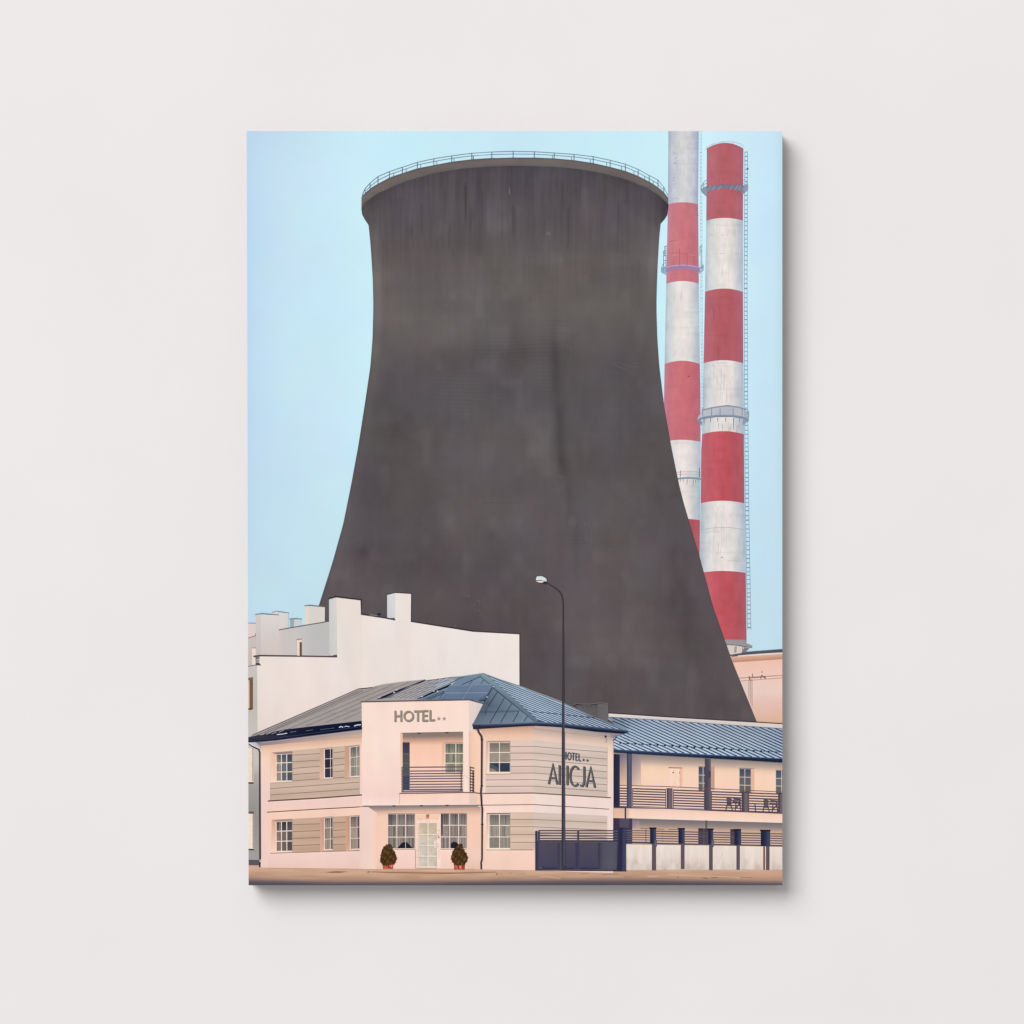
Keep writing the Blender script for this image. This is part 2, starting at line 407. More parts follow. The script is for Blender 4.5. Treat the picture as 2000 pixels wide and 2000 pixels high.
for x, y, w, c in ((408, 178, 1.3, (70, 78, 92)), (580, 155, 1.6, (82, 90, 104))): pl2.line(f('M', (x, y), (x, 240)), w * .8, c)
for x, a in ((410, 285), (435, 285), (470, 310), (525, 335), (548, 300), (570, 290)): pl2.line(f('M', (x, 258), (x - 3, a)), [1.4, .4], (120, 132, 142))
ld1 = Part('ladder', 'fine', ch1)
ladder(ld1, [(256, 1367), (560, 1368.4), (840, 1370.3)], [(256, 1370.2), (560, 1371.6), (840, 1373)], (176, 204, 220), 7, .6)

ch2 = Part('chimney', 'stack', label='red and white chimney standing clear, with its red top in view')
l2, r2 = stack_edges([(286, 1380.3, 1452), (300, 1380.5, 1452), (432, 1379.4, 1451), (570, 1377, 1451), (710, 1374, 1451.7), (848, 1371.5, 1453), (880, 1369.5, 1453), (983, 1368.5, 1454), (1119, 1366, 1456.5), (1260, 1364, 1458)])
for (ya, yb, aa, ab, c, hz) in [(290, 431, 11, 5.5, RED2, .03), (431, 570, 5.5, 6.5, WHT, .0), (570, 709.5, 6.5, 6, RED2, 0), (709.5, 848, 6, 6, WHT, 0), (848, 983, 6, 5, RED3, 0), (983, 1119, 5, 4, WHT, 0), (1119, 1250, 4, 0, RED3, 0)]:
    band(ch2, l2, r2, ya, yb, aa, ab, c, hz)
def streaks(n, x0, x1, y0, y1, col, lo=8, hi=40, wd=(0.5, 1.3)):
    for i in range(n):
        x = random.uniform(x0, x1); y = random.uniform(y0, y1)
        ch2.line([(x, y), (x + random.uniform(-.4, .4), y + random.uniform(lo, hi))], [random.uniform(*wd), .3], jit(col, 8))
streaks(34, 1383, 1440, 712, 770, (210, 206, 204)); streaks(12, 1400, 1449, 712, 760, (214, 208, 204))
streaks(30, 1383, 1446, 436, 530, (220, 213, 207)); streaks(46, 1372, 1420, 988, 1080, (214, 208, 203)); streaks(16, 1420, 1450, 988, 1090, (216, 208, 202))
streaks(9, 1385, 1448, 826, 836, (150, 150, 156), 8, 16)
streaks(20, 1386, 1446, 345, 362, (190, 112, 124), 4, 12)
streaks(14, 1385, 1446, 580, 680, (172, 92, 106)); streaks(14, 1380, 1446, 860, 950, (182, 90, 104))
for x, y in ((1390, 459), (1410, 459), (1420, 459), (1400, 495), (1407, 495), (1413, 495), (1438, 495), (1399, 708), (1403, 710), (1408, 708), (1412, 709), (1416, 708), (1392, 713)):
    ch2.line([(x - 1.6, y), (x + 1.6, y + .3)], 1.0, (176, 172, 172))
ch2.line(arcpts(1369, 1455, 1035, 5), .8, (178, 174, 170)); ch2.line(f('M', (835, 988), (990, 998)), .6, (190, 184, 180)); ch2.ellipse(*f('M', (783, 960))[0], 1.3, 1.1, (90, 80, 82))
ch2.line(f('M', (600, 735), (770, 728)), .6, (196, 190, 186)); ch2.line(f('M', (593, 860), (640, 850)), .7, (200, 196, 192))
# base collar
ch2.poly(f('M', (812, 1697), (1003, 1700), (1003, 1728), (815, 1720)), (158, 146, 148))
ch2.poly(f('M', (820, 1738), (985, 1748), (1050, 1762), (1010, 1775), (985, 1812), (960, 1832), (850, 1840)), (216, 204, 196))
ch2.poly(f('M', (815, 1716), (900, 1720), (1000, 1730), (1056, 1752), (1052, 1768), (980, 1755), (900, 1745), (818, 1740)), (152, 152, 156))
ch2.line(f('M', (818, 1742), (900, 1747), (985, 1760), (1050, 1770)), 1.2, (92, 92, 102))
for x in (900, 910, 970, 985, 1000): ch2.line(f('M', (x, 1760), (x - 4, 1815)), 1.2, (130, 120, 118))
ch2.poly(f('M', (958, 1812), (985, 1770), (1030, 1775), (1000, 1800), (985, 1830)), (120, 120, 126))
cr = Part('platform', 'metal', ch2)
cr.poly(f('K', (728, 748), (765, 712), (800, 700), (800, 822), (748, 778)), (140, 150, 168))
cr.poly(f('K', (1192, 700), (1258, 680), (1256, 745), (1196, 800)), (146, 156, 174))
top = f('K', (795, 712), (850, 695), (920, 685), (1000, 681), (1100, 684), (1205, 692)); bot = f('K', (795, 775), (850, 748), (920, 732), (1000, 724), (1100, 735), (1205, 770))
cr.multi([([top[i], top[i + 1], bot[i + 1], bot[i]], [(126, 116, 134), (126, 116, 134), (124, 134, 154), (124, 134, 154)]) for i in range(5)])
for x in (830, 880, 945, 1075, 1130, 1165, 1215): cr.line(f('K', (x + 12, 695), (x - 22, 745)), 1.1, (160, 164, 178))
for a in ([(730, 735), (742, 690), (765, 655), (797, 634)], [(736, 700), (736, 760)], [(760, 662), (760, 770)], [(732, 712), (770, 680), (797, 668)], [(1205, 640), (1225, 628), (1245, 650), (1240, 680), (1220, 690), (1205, 670)]):
    cr.line(f('K', *a), 0.9, (128, 146, 164))
d2 = Part('platform', 'metal', ch2)
tp = f('L', (745, 1372), (850, 1345), (940, 1330), (1030, 1320), (1150, 1338), (1235, 1365)); dk = f('L', (690, 1470), (760, 1440), (900, 1422), (1080, 1420), (1200, 1438), (1262, 1468))
d2.multi([([tp[i], tp[i + 1], dk[i + 1], dk[i]], (184, 188, 196)) for i in range(5)])
d2.multi([([dk[i], dk[i + 1], (dk[i + 1][0], dk[i + 1][1] + 4.6), (dk[i][0], dk[i][1] + 4.6)], [(150, 160, 178), (150, 160, 178), (112, 122, 142), (112, 122, 142)]) for i in range(5)])
d2.line(tp, 2.8, (142, 148, 164))
d2.poly(f('L', (690, 1478), (745, 1490), (745, 1545), (722, 1512)), (138, 146, 164)); d2.poly(f('L', (1200, 1470), (1265, 1480), (1208, 1535), (1194, 1525)), (140, 156, 176))
for x in (752, 850, 945, 1090, 1190): d2.line(f('L', (x, 1350), (x, 1430)), 1.5, (128, 136, 154))
d2.line(f('L', (1235, 1360), (1262, 1385), (1258, 1465)), 1.2, (120, 142, 164)); d2.line(f('L', (1215, 1430), (1258, 1400)), 1.0, (120, 142, 164))
for x, y in ((768, 1530), (838, 1510), (920, 1505), (1008, 1505), (1095, 1590), (1162, 1510)): d2.line(f('L', (x, 1455), (x, y)), [1.8, .8], (124, 128, 136))
for x in (835, 870, 900, 960, 1040, 1130): d2.line(f('L', (x, 1500), (x, 1590)), .7, (206, 200, 196))
ld2 = Part('ladder', 'fine', ch2)
ladder(ld2, [(297, 1454.6), (570, 1453.4), (800, 1454), (1000, 1455.8), (1230, 1460)], [(297, 1460), (570, 1459), (800, 1460.4), (1000, 1462.5), (1230, 1466.5)], (132, 160, 182), 8.6, .75)
ld2.ellipse(*f('K', (1250, 508))[0], 2, 2, (92, 110, 128))
hoop = Part('top_rail', 'fine', ch2)
hoop.line(f('K', (785, 300), (800, 265), (870, 232), (980, 208), (1100, 212), (1180, 235), (1210, 262)), .7, (150, 170, 186))
for x, y in ((870, 232), (980, 208), (1088, 211)): hoop.line(f('K', (x, y), (x, y + 24)), .7, (140, 160, 178))

# ------------------------------------------------------------------ printed works building at the right edge
wb = Part('works_building', 'plaster', label='pink rendered building at the right edge with a dark roof line')
wb.vgrad(f('Q', (240, 720), (1036, 680), (1036, 1740), (240, 1740)), [(0, (243, 194, 174)), (.25, (240, 205, 192)), (.5, (236, 206, 196)), (.75, (228, 190, 176)), (1, (222, 180, 152))], 10, 4)
wb.poly(f('Q', (340, 1000), (500, 1010), (505, 1340), (400, 1100)), (226, 207, 195))
wb.poly(f('Q', (508, 1040), (545, 1040), (555, 1480), (505, 1340)), (214, 188, 178))
for x, b in ((500, 1320), (556, 1440), (533, 1400)): wb.line(f('Q', (x, 1035), (x + 2, b)), 1.0, (176, 146, 136))
wb.line(f('Q', (350, 1002), (600, 985), (1036, 958)), 1.9, (196, 146, 128)); wb.line(f('Q', (370, 1048), (1036, 996)), 1.5, (200, 156, 138)); wb.line(f('Q', (360, 1020), (1036, 975)), 1.4, (248, 212, 192))
for a in ([(505, 965), (515, 1035)], [(560, 930), (565, 1000)], [(500, 1010), (580, 985)], [(700, 955), (690, 1015)], [(700, 955), (770, 1000)], [(520, 1030), (560, 1030)], [(580, 995), (770, 980)], [(712, 890), (712, 925)], [(740, 985), (765, 1010)]):
    wb.line(f('Q', *a), 1.3, (98, 72, 70))
wb.vgrad(f('Q', (215, 665), (1036, 620), (1036, 700), (245, 752)), [(0, (222, 176, 150)), (.6, (206, 160, 134)), (.95, (186, 136, 116)), (1, (200, 150, 130))], 6, 2)
wr = Part('roof', 'metal', wb)
wr.poly(f('Q', (205, 648), (700, 612), (1036, 592), (1036, 622), (215, 672)), (232, 216, 212))
wr.poly(f('Q', (200, 636), (500, 590), (1036, 550), (1036, 596), (700, 616), (205, 655)), (82, 86, 98))
wr.line(f('Q', (440, 590), (1036, 545)), .9, (120, 134, 146))
wr.line(f('Q', (230, 662), (330, 650)), 1.6, (96, 84, 82))

# ------------------------------------------------------------------ printed cooling tower
LT = [(385, 706), (405, 705.4), (419, 707.4), (428, 712), (440, 720), (483, 724.2), (547, 728.2), (598, 729.2), (659, 727.8), (716, 723.4), (793, 712), (870, 700), (946, 686), (1023, 670.5), (1100, 649), (1182, 623), (1240, 604), (1420, 545)]
RT = [(385, 1305), (404, 1305.4), (420, 1303), (428, 1298), (437, 1290), (468, 1287), (513, 1284.4), (559, 1282.6), (600, 1281.8), (661, 1283.6), (716, 1287.5), (793, 1297), (870, 1310.5), (946, 1326), (984, 1335.6), (1086, 1366), (1184, 1392.5), (1294, 1431), (1410, 1478), (1430, 1487)]
def smooth_tab(tab, y):
    ys = np.array([t[0] for t in tab], float); xs = np.array([t[1] for t in tab], float)
    out = 0
    for d in (-9, -4.5, 0, 4.5, 9):
        out = out + np.interp(y + d * np.clip((y - 445) / 20, 0, 1), ys, xs)
    return out / 5
RIMT = f('I', (885, 522), (905, 490), (960, 445), (1080, 380), (1270, 318), (1510, 272), (1650, 255), (1800, 245)) + f('J', (260, 303), (450, 298), (640, 298), (800, 305), (970, 320), (1135, 345), (1280, 378), (1410, 412), (1520, 455), (1640, 517), (1730, 582), (1776, 640))
RIML = f('I', (878, 605), (900, 560), (1000, 490), (1200, 405), (1400, 350), (1600, 318), (1800, 305)) + f('J', (0, 398), (260, 375), (500, 368), (800, 378), (1000, 395), (1200, 430), (1400, 480), (1600, 560), (1700, 622), (1780, 700))
tower = Part('cooling_tower', 'concrete', label='huge black hyperboloid cooling tower rising behind the buildings')
nu, nv = 330, 480
u, v = np.meshgrid(np.linspace(0, 1, nu), np.linspace(0, 1, nv))
xt = 705.4 + u * 600
ytop = np.interp(xt, [p[0] for p in RIML], [p[1] for p in RIML]) - 1
Y = ytop + v * (1425 - ytop); xl, xr = smooth_tab(LT, Y), smooth_tab(RT, Y); X = xl + u * (xr - xl)
ks = [300, 420, 520, 620, 730, 800, 860, 1000, 1180, 1300, 1425]
cs = [(86, 84, 89), (91, 86, 89), (97, 92, 90), (99, 95, 93), (92, 88, 89), (89, 86, 87), (89, 85, 85), (90, 85, 86), (90, 84, 85), (90, 84, 85), (89, 83, 84)]
rgb = np.stack([np.interp(Y, ks, [c[k] for c in cs]) for k in range(3)], -1)
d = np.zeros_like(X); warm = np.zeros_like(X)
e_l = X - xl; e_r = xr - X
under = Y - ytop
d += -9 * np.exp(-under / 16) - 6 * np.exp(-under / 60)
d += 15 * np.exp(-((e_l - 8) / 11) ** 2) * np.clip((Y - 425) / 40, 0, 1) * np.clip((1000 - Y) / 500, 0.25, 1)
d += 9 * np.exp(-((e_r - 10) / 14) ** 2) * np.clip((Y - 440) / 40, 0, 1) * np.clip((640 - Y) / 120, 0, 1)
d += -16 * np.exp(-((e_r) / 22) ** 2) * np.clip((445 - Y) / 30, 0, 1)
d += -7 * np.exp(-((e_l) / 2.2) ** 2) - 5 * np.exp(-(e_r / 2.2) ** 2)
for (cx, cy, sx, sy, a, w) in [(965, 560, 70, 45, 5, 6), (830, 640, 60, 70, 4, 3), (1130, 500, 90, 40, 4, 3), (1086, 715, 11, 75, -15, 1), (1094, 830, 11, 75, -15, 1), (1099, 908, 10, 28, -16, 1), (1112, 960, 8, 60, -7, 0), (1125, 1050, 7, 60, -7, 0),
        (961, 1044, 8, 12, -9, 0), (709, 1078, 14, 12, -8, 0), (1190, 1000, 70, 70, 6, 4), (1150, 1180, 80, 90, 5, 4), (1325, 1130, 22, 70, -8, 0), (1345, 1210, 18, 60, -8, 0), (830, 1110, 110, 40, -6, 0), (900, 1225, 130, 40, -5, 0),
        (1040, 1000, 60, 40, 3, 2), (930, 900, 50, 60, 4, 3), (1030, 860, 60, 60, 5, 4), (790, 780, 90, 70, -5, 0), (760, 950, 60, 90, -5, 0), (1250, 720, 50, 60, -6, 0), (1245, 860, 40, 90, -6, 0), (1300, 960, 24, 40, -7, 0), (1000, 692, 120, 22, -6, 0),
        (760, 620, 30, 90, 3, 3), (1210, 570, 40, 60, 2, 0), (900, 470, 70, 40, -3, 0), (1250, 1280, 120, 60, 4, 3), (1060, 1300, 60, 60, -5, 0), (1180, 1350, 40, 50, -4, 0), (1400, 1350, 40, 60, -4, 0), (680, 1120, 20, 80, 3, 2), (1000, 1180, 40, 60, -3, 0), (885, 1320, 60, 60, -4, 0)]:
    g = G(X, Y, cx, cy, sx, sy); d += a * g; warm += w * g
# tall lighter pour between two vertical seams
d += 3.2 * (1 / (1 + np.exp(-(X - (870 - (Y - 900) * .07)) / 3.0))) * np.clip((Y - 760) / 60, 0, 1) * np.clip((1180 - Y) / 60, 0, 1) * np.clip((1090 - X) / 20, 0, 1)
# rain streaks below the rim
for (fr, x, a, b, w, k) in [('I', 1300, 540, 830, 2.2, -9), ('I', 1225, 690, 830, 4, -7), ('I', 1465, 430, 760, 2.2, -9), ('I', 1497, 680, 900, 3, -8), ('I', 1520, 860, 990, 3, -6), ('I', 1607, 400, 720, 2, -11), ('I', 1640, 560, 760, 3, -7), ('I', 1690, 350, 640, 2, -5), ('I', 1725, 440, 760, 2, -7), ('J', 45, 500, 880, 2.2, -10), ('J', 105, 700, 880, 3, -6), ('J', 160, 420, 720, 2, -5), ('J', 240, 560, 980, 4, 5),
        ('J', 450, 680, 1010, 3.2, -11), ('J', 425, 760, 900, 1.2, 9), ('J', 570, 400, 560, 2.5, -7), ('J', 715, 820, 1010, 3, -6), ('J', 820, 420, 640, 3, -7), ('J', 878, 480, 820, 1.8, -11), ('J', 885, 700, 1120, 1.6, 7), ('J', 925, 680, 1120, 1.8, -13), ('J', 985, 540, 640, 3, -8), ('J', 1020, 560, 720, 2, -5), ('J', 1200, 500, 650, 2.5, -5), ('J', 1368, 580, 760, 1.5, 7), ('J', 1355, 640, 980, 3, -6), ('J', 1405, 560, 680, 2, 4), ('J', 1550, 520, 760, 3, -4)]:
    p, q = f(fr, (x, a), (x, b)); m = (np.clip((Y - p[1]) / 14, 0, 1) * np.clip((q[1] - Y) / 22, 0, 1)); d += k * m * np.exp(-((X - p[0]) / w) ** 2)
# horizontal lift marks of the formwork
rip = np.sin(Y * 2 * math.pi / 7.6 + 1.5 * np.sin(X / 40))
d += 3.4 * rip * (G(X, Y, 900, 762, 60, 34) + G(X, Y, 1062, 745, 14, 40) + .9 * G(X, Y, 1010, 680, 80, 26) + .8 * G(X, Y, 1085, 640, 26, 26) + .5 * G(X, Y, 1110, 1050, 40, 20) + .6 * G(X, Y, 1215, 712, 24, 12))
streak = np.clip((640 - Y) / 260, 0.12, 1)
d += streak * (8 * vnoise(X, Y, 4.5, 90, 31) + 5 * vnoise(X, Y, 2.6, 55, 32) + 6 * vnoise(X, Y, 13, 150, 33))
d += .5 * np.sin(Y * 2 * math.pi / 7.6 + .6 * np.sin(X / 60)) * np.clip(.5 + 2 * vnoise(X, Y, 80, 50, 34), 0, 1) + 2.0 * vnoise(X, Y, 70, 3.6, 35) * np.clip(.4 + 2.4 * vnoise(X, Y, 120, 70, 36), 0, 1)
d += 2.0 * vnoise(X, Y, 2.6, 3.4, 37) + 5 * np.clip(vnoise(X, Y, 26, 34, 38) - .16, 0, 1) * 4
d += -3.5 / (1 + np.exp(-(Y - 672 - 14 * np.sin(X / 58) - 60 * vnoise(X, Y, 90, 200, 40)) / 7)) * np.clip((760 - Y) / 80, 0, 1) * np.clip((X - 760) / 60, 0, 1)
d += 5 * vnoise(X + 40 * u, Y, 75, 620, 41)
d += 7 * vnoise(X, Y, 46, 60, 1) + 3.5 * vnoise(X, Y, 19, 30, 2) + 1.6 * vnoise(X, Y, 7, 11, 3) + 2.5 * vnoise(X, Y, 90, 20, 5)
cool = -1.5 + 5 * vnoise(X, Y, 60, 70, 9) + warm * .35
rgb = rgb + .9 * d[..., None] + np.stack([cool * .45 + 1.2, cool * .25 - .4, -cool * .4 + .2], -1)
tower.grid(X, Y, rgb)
for a in ([(1340, 105), (1350, 115), (1362, 108)], [(1555, 180), (1600, 205), (1640, 212)], [(1575, 175), (1640, 195), (1690, 200)], [(1280, 755), (1310, 765)], [(1410, 985), (1425, 1040), (1415, 1085)], [(1440, 1010), (1452, 1060), (1450, 1110)], [(1455, 1145), (1455, 1160)], [(1425, 990), (1440, 1015)], [(1530, 1135), (1560, 1130)]):
    tower.line(f('N', *a), .8, (104, 100, 101))
for a in ([(1378, 1010), (1385, 1070), (1420, 1100)], [(670, 1110), (680, 1030)], [(560, 1190), (540, 1260)], [(900, 892), (1090, 895)]):
    tower.line(f('N', *a), 1.2, (85, 81, 85))
for x, y in ((790, 1356), (806, 1366), (820, 1371), (828, 1369), (878, 1397), (852, 1414), (876, 1442), (755, 1518), (868, 1392), (890, 1462)): tower.ellipse(*f('N', (x, y))[0], .9, .6, (132, 127, 128), 8)
for x, a, b in ((415, 555, 612), (738, 930, 960), (757, 932, 965)): tower.line(f('J', (x, a), (x + 4, b)), [.6, 1.3], (128, 126, 130))
rim = Part('rim', 'concrete', tower)
n = 90; ux = np.linspace(706, 1304.6, n)
yt = np.interp(ux, [p[0] for p in RIMT], [p[1] for p in RIMT]); yb = np.interp(ux, [p[0] for p in RIML], [p[1] for p in RIML])
yt = np.convolve(np.pad(yt, 2, 'edge'), np.ones(5) / 5, 'valid') if False else yt
Xr = np.stack([ux] * 6); tt = np.linspace(0, 1, 6)[:, None]; Yr = yt + (yb - yt) * tt
cr_ = np.stack([np.interp(tt * np.ones_like(Xr), [0, .12, .3, .8, 1], [c[k] for c in ((84, 80, 80), (108, 100, 98), (112, 103, 100), (106, 99, 97), (94, 91, 92))]) for k in range(3)], -1) + 9 * vnoise(Xr, Yr, 30, 6, 4)[..., None]
rim.grid(Xr, Yr, cr_)
rail = Part('railing', 'fine', tower)
RT_ = f('I', (882, 532), (890, 490), (905, 460), (940, 420), (995, 375), (1075, 340), (1165, 310), (1270, 275), (1385, 250), (1510, 230), (1650, 212), (1790, 203)) + f('J', (90, 260), (265, 249), (448, 243), (630, 247), (800, 257), (970, 270), (1135, 289), (1280, 320), (1410, 353), (1520, 398), (1615, 450), (1690, 490), (1740, 550), (1774, 622))
RCOL = (98, 116, 128)
rail.line(RT_, .9, RCOL)
mid = []
for i, (x, y) in enumerate(RT_):
    yr = np.interp(x, [p[0] for p in RIMT], [p[1] for p in RIMT]); mid.append((x + (2.0 if x < 800 else -2.0 if x > 1230 else 0), y + (yr - y) * .42))
rail.line(mid[2:-1], .8, RCOL)
for i, (x, y) in enumerate(RT_[1:-1]):
    yr = np.interp(x, [p[0] for p in RIMT], [p[1] for p in RIMT])
    if i != 11: rail.line([(x, y), (x, yr + 1)], 1.1, (84, 98, 110))
    k = 7 if x < 1000 else -7
    if 3 < i < 23 and not 960 < x < 1050:
        xx = x + k * (abs(x - 1000) / 200) ** .8; yy = np.interp(xx, [p[0] for p in mid], [p[1] for p in mid]); yr = np.interp(xx, [p[0] for p in RIMT], [p[1] for p in RIMT])
        rail.line([(xx, yy), (xx, yr)], .8, RCOL)

# ------------------------------------------------------------------ printed white apartment building
ab = Part('apartment_building', 'plaster', label='white apartment building on the left with stepped parapets')
LW = (236, 225, 220)
# far blocks at the left edge
ab.poly(f('A', (70, 500), (192, 498), (192, 652), (70, 692)), (224, 208, 202)); ab.vgrad(f('A', (70, 690), (192, 652), (192, 1030), (70, 1050)), [(0, (206, 194, 188)), (1, (198, 186, 182))], 3)
ab.line(f('A', (70, 494), (192, 497)), 1.6, (122, 142, 152)); ab.line(f('A', (70, 692), (185, 655), (190, 625)), 1.3, (108, 96, 98))
ab.poly(f('A', (145, 812), (190, 818), (190, 1020), (145, 1020)), (238, 220, 210)); ab.line(f('A', (140, 808), (190, 808)), 1.0, (150, 130, 126))
stacks = []
def chimney_stack(front, side, cap, cf, cs, cc, cw=1.5):
    s_ = Part('chimney_stack', 'plaster', ab); s_.poly(f('A', *front), cf)
    if side: s_.poly(f('A', *side), cs)
    s_.line(f('A', *cap), cw, cc)
chimney_stack([(400, 362), (600, 370), (598, 560), (465, 600), (400, 560)], [(400, 362), (470, 350), (470, 600), (400, 560)], [(392, 362), (460, 346), (606, 368)], (221, 214, 210), (226, 216, 210), (122, 136, 146))
chimney_stack([(672, 450), (757, 448), (757, 530), (672, 556)], [(622, 448), (672, 450), (672, 556), (622, 560)], [(612, 444), (690, 437), (768, 444)], (206, 210, 210), (158, 170, 176), (128, 148, 158), 2.2)
chimney_stack([(812, 282), (1060, 294), (1058, 476), (812, 520)], [(812, 282), (852, 278), (852, 510), (812, 520)], [(804, 279), (868, 270), (980, 282), (1066, 293)], (220, 213, 207), (231, 217, 204), (112, 108, 112), 1.8)
ab.hgrad(f('A', (464, 588), (1114, 476), (1114, 915), (464, 915)), [(0, (219, 204, 199)), (.12, (207, 199, 196)), (.6, (196, 193, 193)), (1, (192, 190, 188))], 8, 3)
ab.line(f('A', (460, 584), (620, 556), (1112, 473)), 2.0, (108, 96, 98))
ab.vgrad(f('A', (192, 390), (480, 394), (478, 910), (192, 910)), [(0, (222, 214, 209)), (1, (213, 200, 195))], 4, 2)
ab.vgrad(f('A', (192, 390), (252, 382), (252, 910), (192, 910)), [(0, (212, 204, 200)), (1, (200, 192, 188))], 4)
ab.line(f('A', (184, 388), (270, 374), (480, 392)), 1.8, (116, 122, 132))
ab.line(f('A', (468, 600), (468, 905)), 1.0, (226, 208, 198))
# side wall at the left edge, down to the ground
ab.vgrad(f('A', (70, 1045), (214, 1020), (220, 2000), (70, 2000)), [(0, (204, 197, 192)), (.6, (196, 190, 184)), (1, (202, 198, 190))], 6)
ab.vgrad(f('B', (70, 150), (232, 150), (232, 1590), (70, 1590)), [(0, (206, 202, 194)), (.25, (196, 192, 185)), (.32, (168, 163, 158)), (.6, (152, 148, 144)), (1, (166, 162, 158))], 10)
ab.poly(f('B', (70, 1570), (228, 1575), (228, 1660), (70, 1660)), (94, 88, 98)); ab.line(f('B', (70, 1567), (228, 1572)), 1.0, (70, 66, 76))
ab.line(f('A', (70, 1046), (190, 1022)), 1.4, (108, 90, 92))
# front wall
front = [f('A', (207, 1022))[0]] + f('A', (242, 915), (1214, 926), (1200, 165), (1515, 208)) + [(705.2, 1201), (771, 1211), (771, 1157.2), (803, 1159.2), (803, 1215), (923.6, 1234), (1014.6, 1239), (1014.6, 1350), (900, 1440), (503, 1440)]
ab.multi([([front[0], front[1], front[2], (658.7, 1440), (503, 1440)], [(238, 226, 220), (240, 226, 218), (238, 226, 221), (236, 220, 214), (232, 216, 210)]),
          ([front[2], front[3], front[4], (705.2, 1440), (658.7, 1440)], [(238, 226, 221), (232, 222, 214), (238, 225, 216), (236, 222, 216), (236, 220, 214)]),
          ([(705.2, 1201), (771, 1211), (771, 1440), (705.2, 1440)], [(240, 227, 220), (238, 228, 222), (236, 222, 216), (236, 222, 216)]),
          ([(771, 1157.2), (803, 1159.2), (803, 1440), (771, 1440)], [(236, 228, 222), (238, 226, 220), (236, 224, 218), (236, 222, 216)]),
          ([(803, 1215), (923.6, 1234), (923.6, 1440), (803, 1440)], [(240, 229, 223), (239, 230, 225), (236, 226, 220), (236, 224, 218)]),
          ([(923.6, 1234), (1014.6, 1239), (1014.6, 1440), (923.6, 1440)], [(239, 230, 225), (241, 231, 225), (238, 230, 224), (236, 226, 220)])])
ab.line([(1012.6, 1240), (1012.6, 1341)], 2.2, (244, 234, 220))
ab.poly(f('A', (1112, 198), (1202, 168), (1214, 895), (1140, 908), (1114, 900)), [(208, 208, 206), (216, 214, 211), (212, 208, 203), (206, 204, 202), (200, 200, 199)])
ab.poly(f('A', (1843, 135), (1945, 112), (1945, 430), (1843, 435)), [(214, 214, 214), (218, 218, 217), (214, 212, 216), (206, 206, 214)])
CC = (84, 66, 70)
def coping(pts, w, c):
    p = Part('coping', 'metal', ab); p.line(pts, w, c); return p
cp = coping(f('A', (160, 914), (245, 903), (760, 910), (1214, 919)), 2.7, CC)
coping(f('A', (1102, 190), (1200, 162), (1518, 202)) + [(705.4, 1200)], [3.0, 3.4, 3.0, 1.0], (62, 52, 58))
coping([(704.6, 1198.5), (740, 1204.5), (772, 1210.5)], 2.6, (62, 56, 64))
coping(f('A', (1838, 137), (1932, 114)) + [(771, 1157.2), (804, 1159.2)], 1.9, (70, 58, 62))
coping([(803.4, 1160), (803.4, 1213.4), (860, 1222.4), (923.6, 1232.4), (970, 1235.4), (1015.2, 1238), (1015.2, 1342)], [1.2, 2.2, 2.6, 2.6, 2.2, 2.0, 1.4], (64, 54, 60))
cp.poly(f('A', (1150, 904), (1205, 890), (1216, 922), (1150, 916)), (92, 80, 84)); rv = Part('roof_vent', 'metal', ab); rv.line(f('A', (1620, 392), (1725, 402)), 1.6, (128, 128, 138)); rv.ellipse(*f('A', (1742, 384))[0], 4.4, 2.0, (38, 40, 48)); rv.line(f('A', (1725, 385), (1722, 402)), 1, (60, 60, 70)); rv.line(f('A', (1760, 385), (1762, 405)), 1, (60, 60, 70))
hop = Part('rain_hopper', 'metal', ab)
hop.poly(f('A', (186, 918), (240, 918), (232, 1000), (190, 1000)), [(100, 86, 90), (150, 140, 142), (170, 158, 158), (140, 126, 128)]); hop.poly(f('A', (188, 998), (235, 996), (258, 1028), (190, 1026)), (88, 72, 74)); hop.line(f('A', (192, 960), (236, 955)), 1.0, (214, 206, 204)); hop.line(f('A', (200, 985), (236, 985)), .9, (200, 190, 190))
def slit_window(Q, cols):
    w = Part('window', 'fine', ab)
    for q, c in zip(Q, cols): w.poly(q, c)
slit_window([fb('A', 712, 705, 770, 905), fb('A', 742, 735, 770, 905), f('A', (705, 697), (772, 688), (772, 700), (705, 710))], [(238, 218, 196), (104, 80, 74), (150, 130, 122)])
slit_window([fb('A', 70, 1195, 156, 1580), fb('A', 96, 1215, 112, 1570), fb('A', 112, 1205, 124, 1575), fb('A', 136, 1200, 150, 1575), f('A', (70, 1188), (156, 1174), (156, 1200), (70, 1208)), fb('A', 70, 1570, 142, 1586)], [(150, 120, 94), (226, 198, 172), (56, 40, 36), (92, 70, 58), (122, 106, 102), (40, 30, 30)])
slit_window([fb('B', 70, 250, 153, 650), fb('B', 138, 250, 150, 640), fb('B', 70, 650, 153, 668)], [(236, 222, 206), (176, 152, 140), (44, 34, 38)])
slit_window([fb('B', 70, 1000, 156, 1440), fb('B', 142, 1010, 153, 1430), fb('B', 70, 997, 156, 1022), fb('B', 70, 1436, 158, 1452)], [(240, 226, 210), (148, 122, 114), (104, 90, 92), (44, 34, 38)])

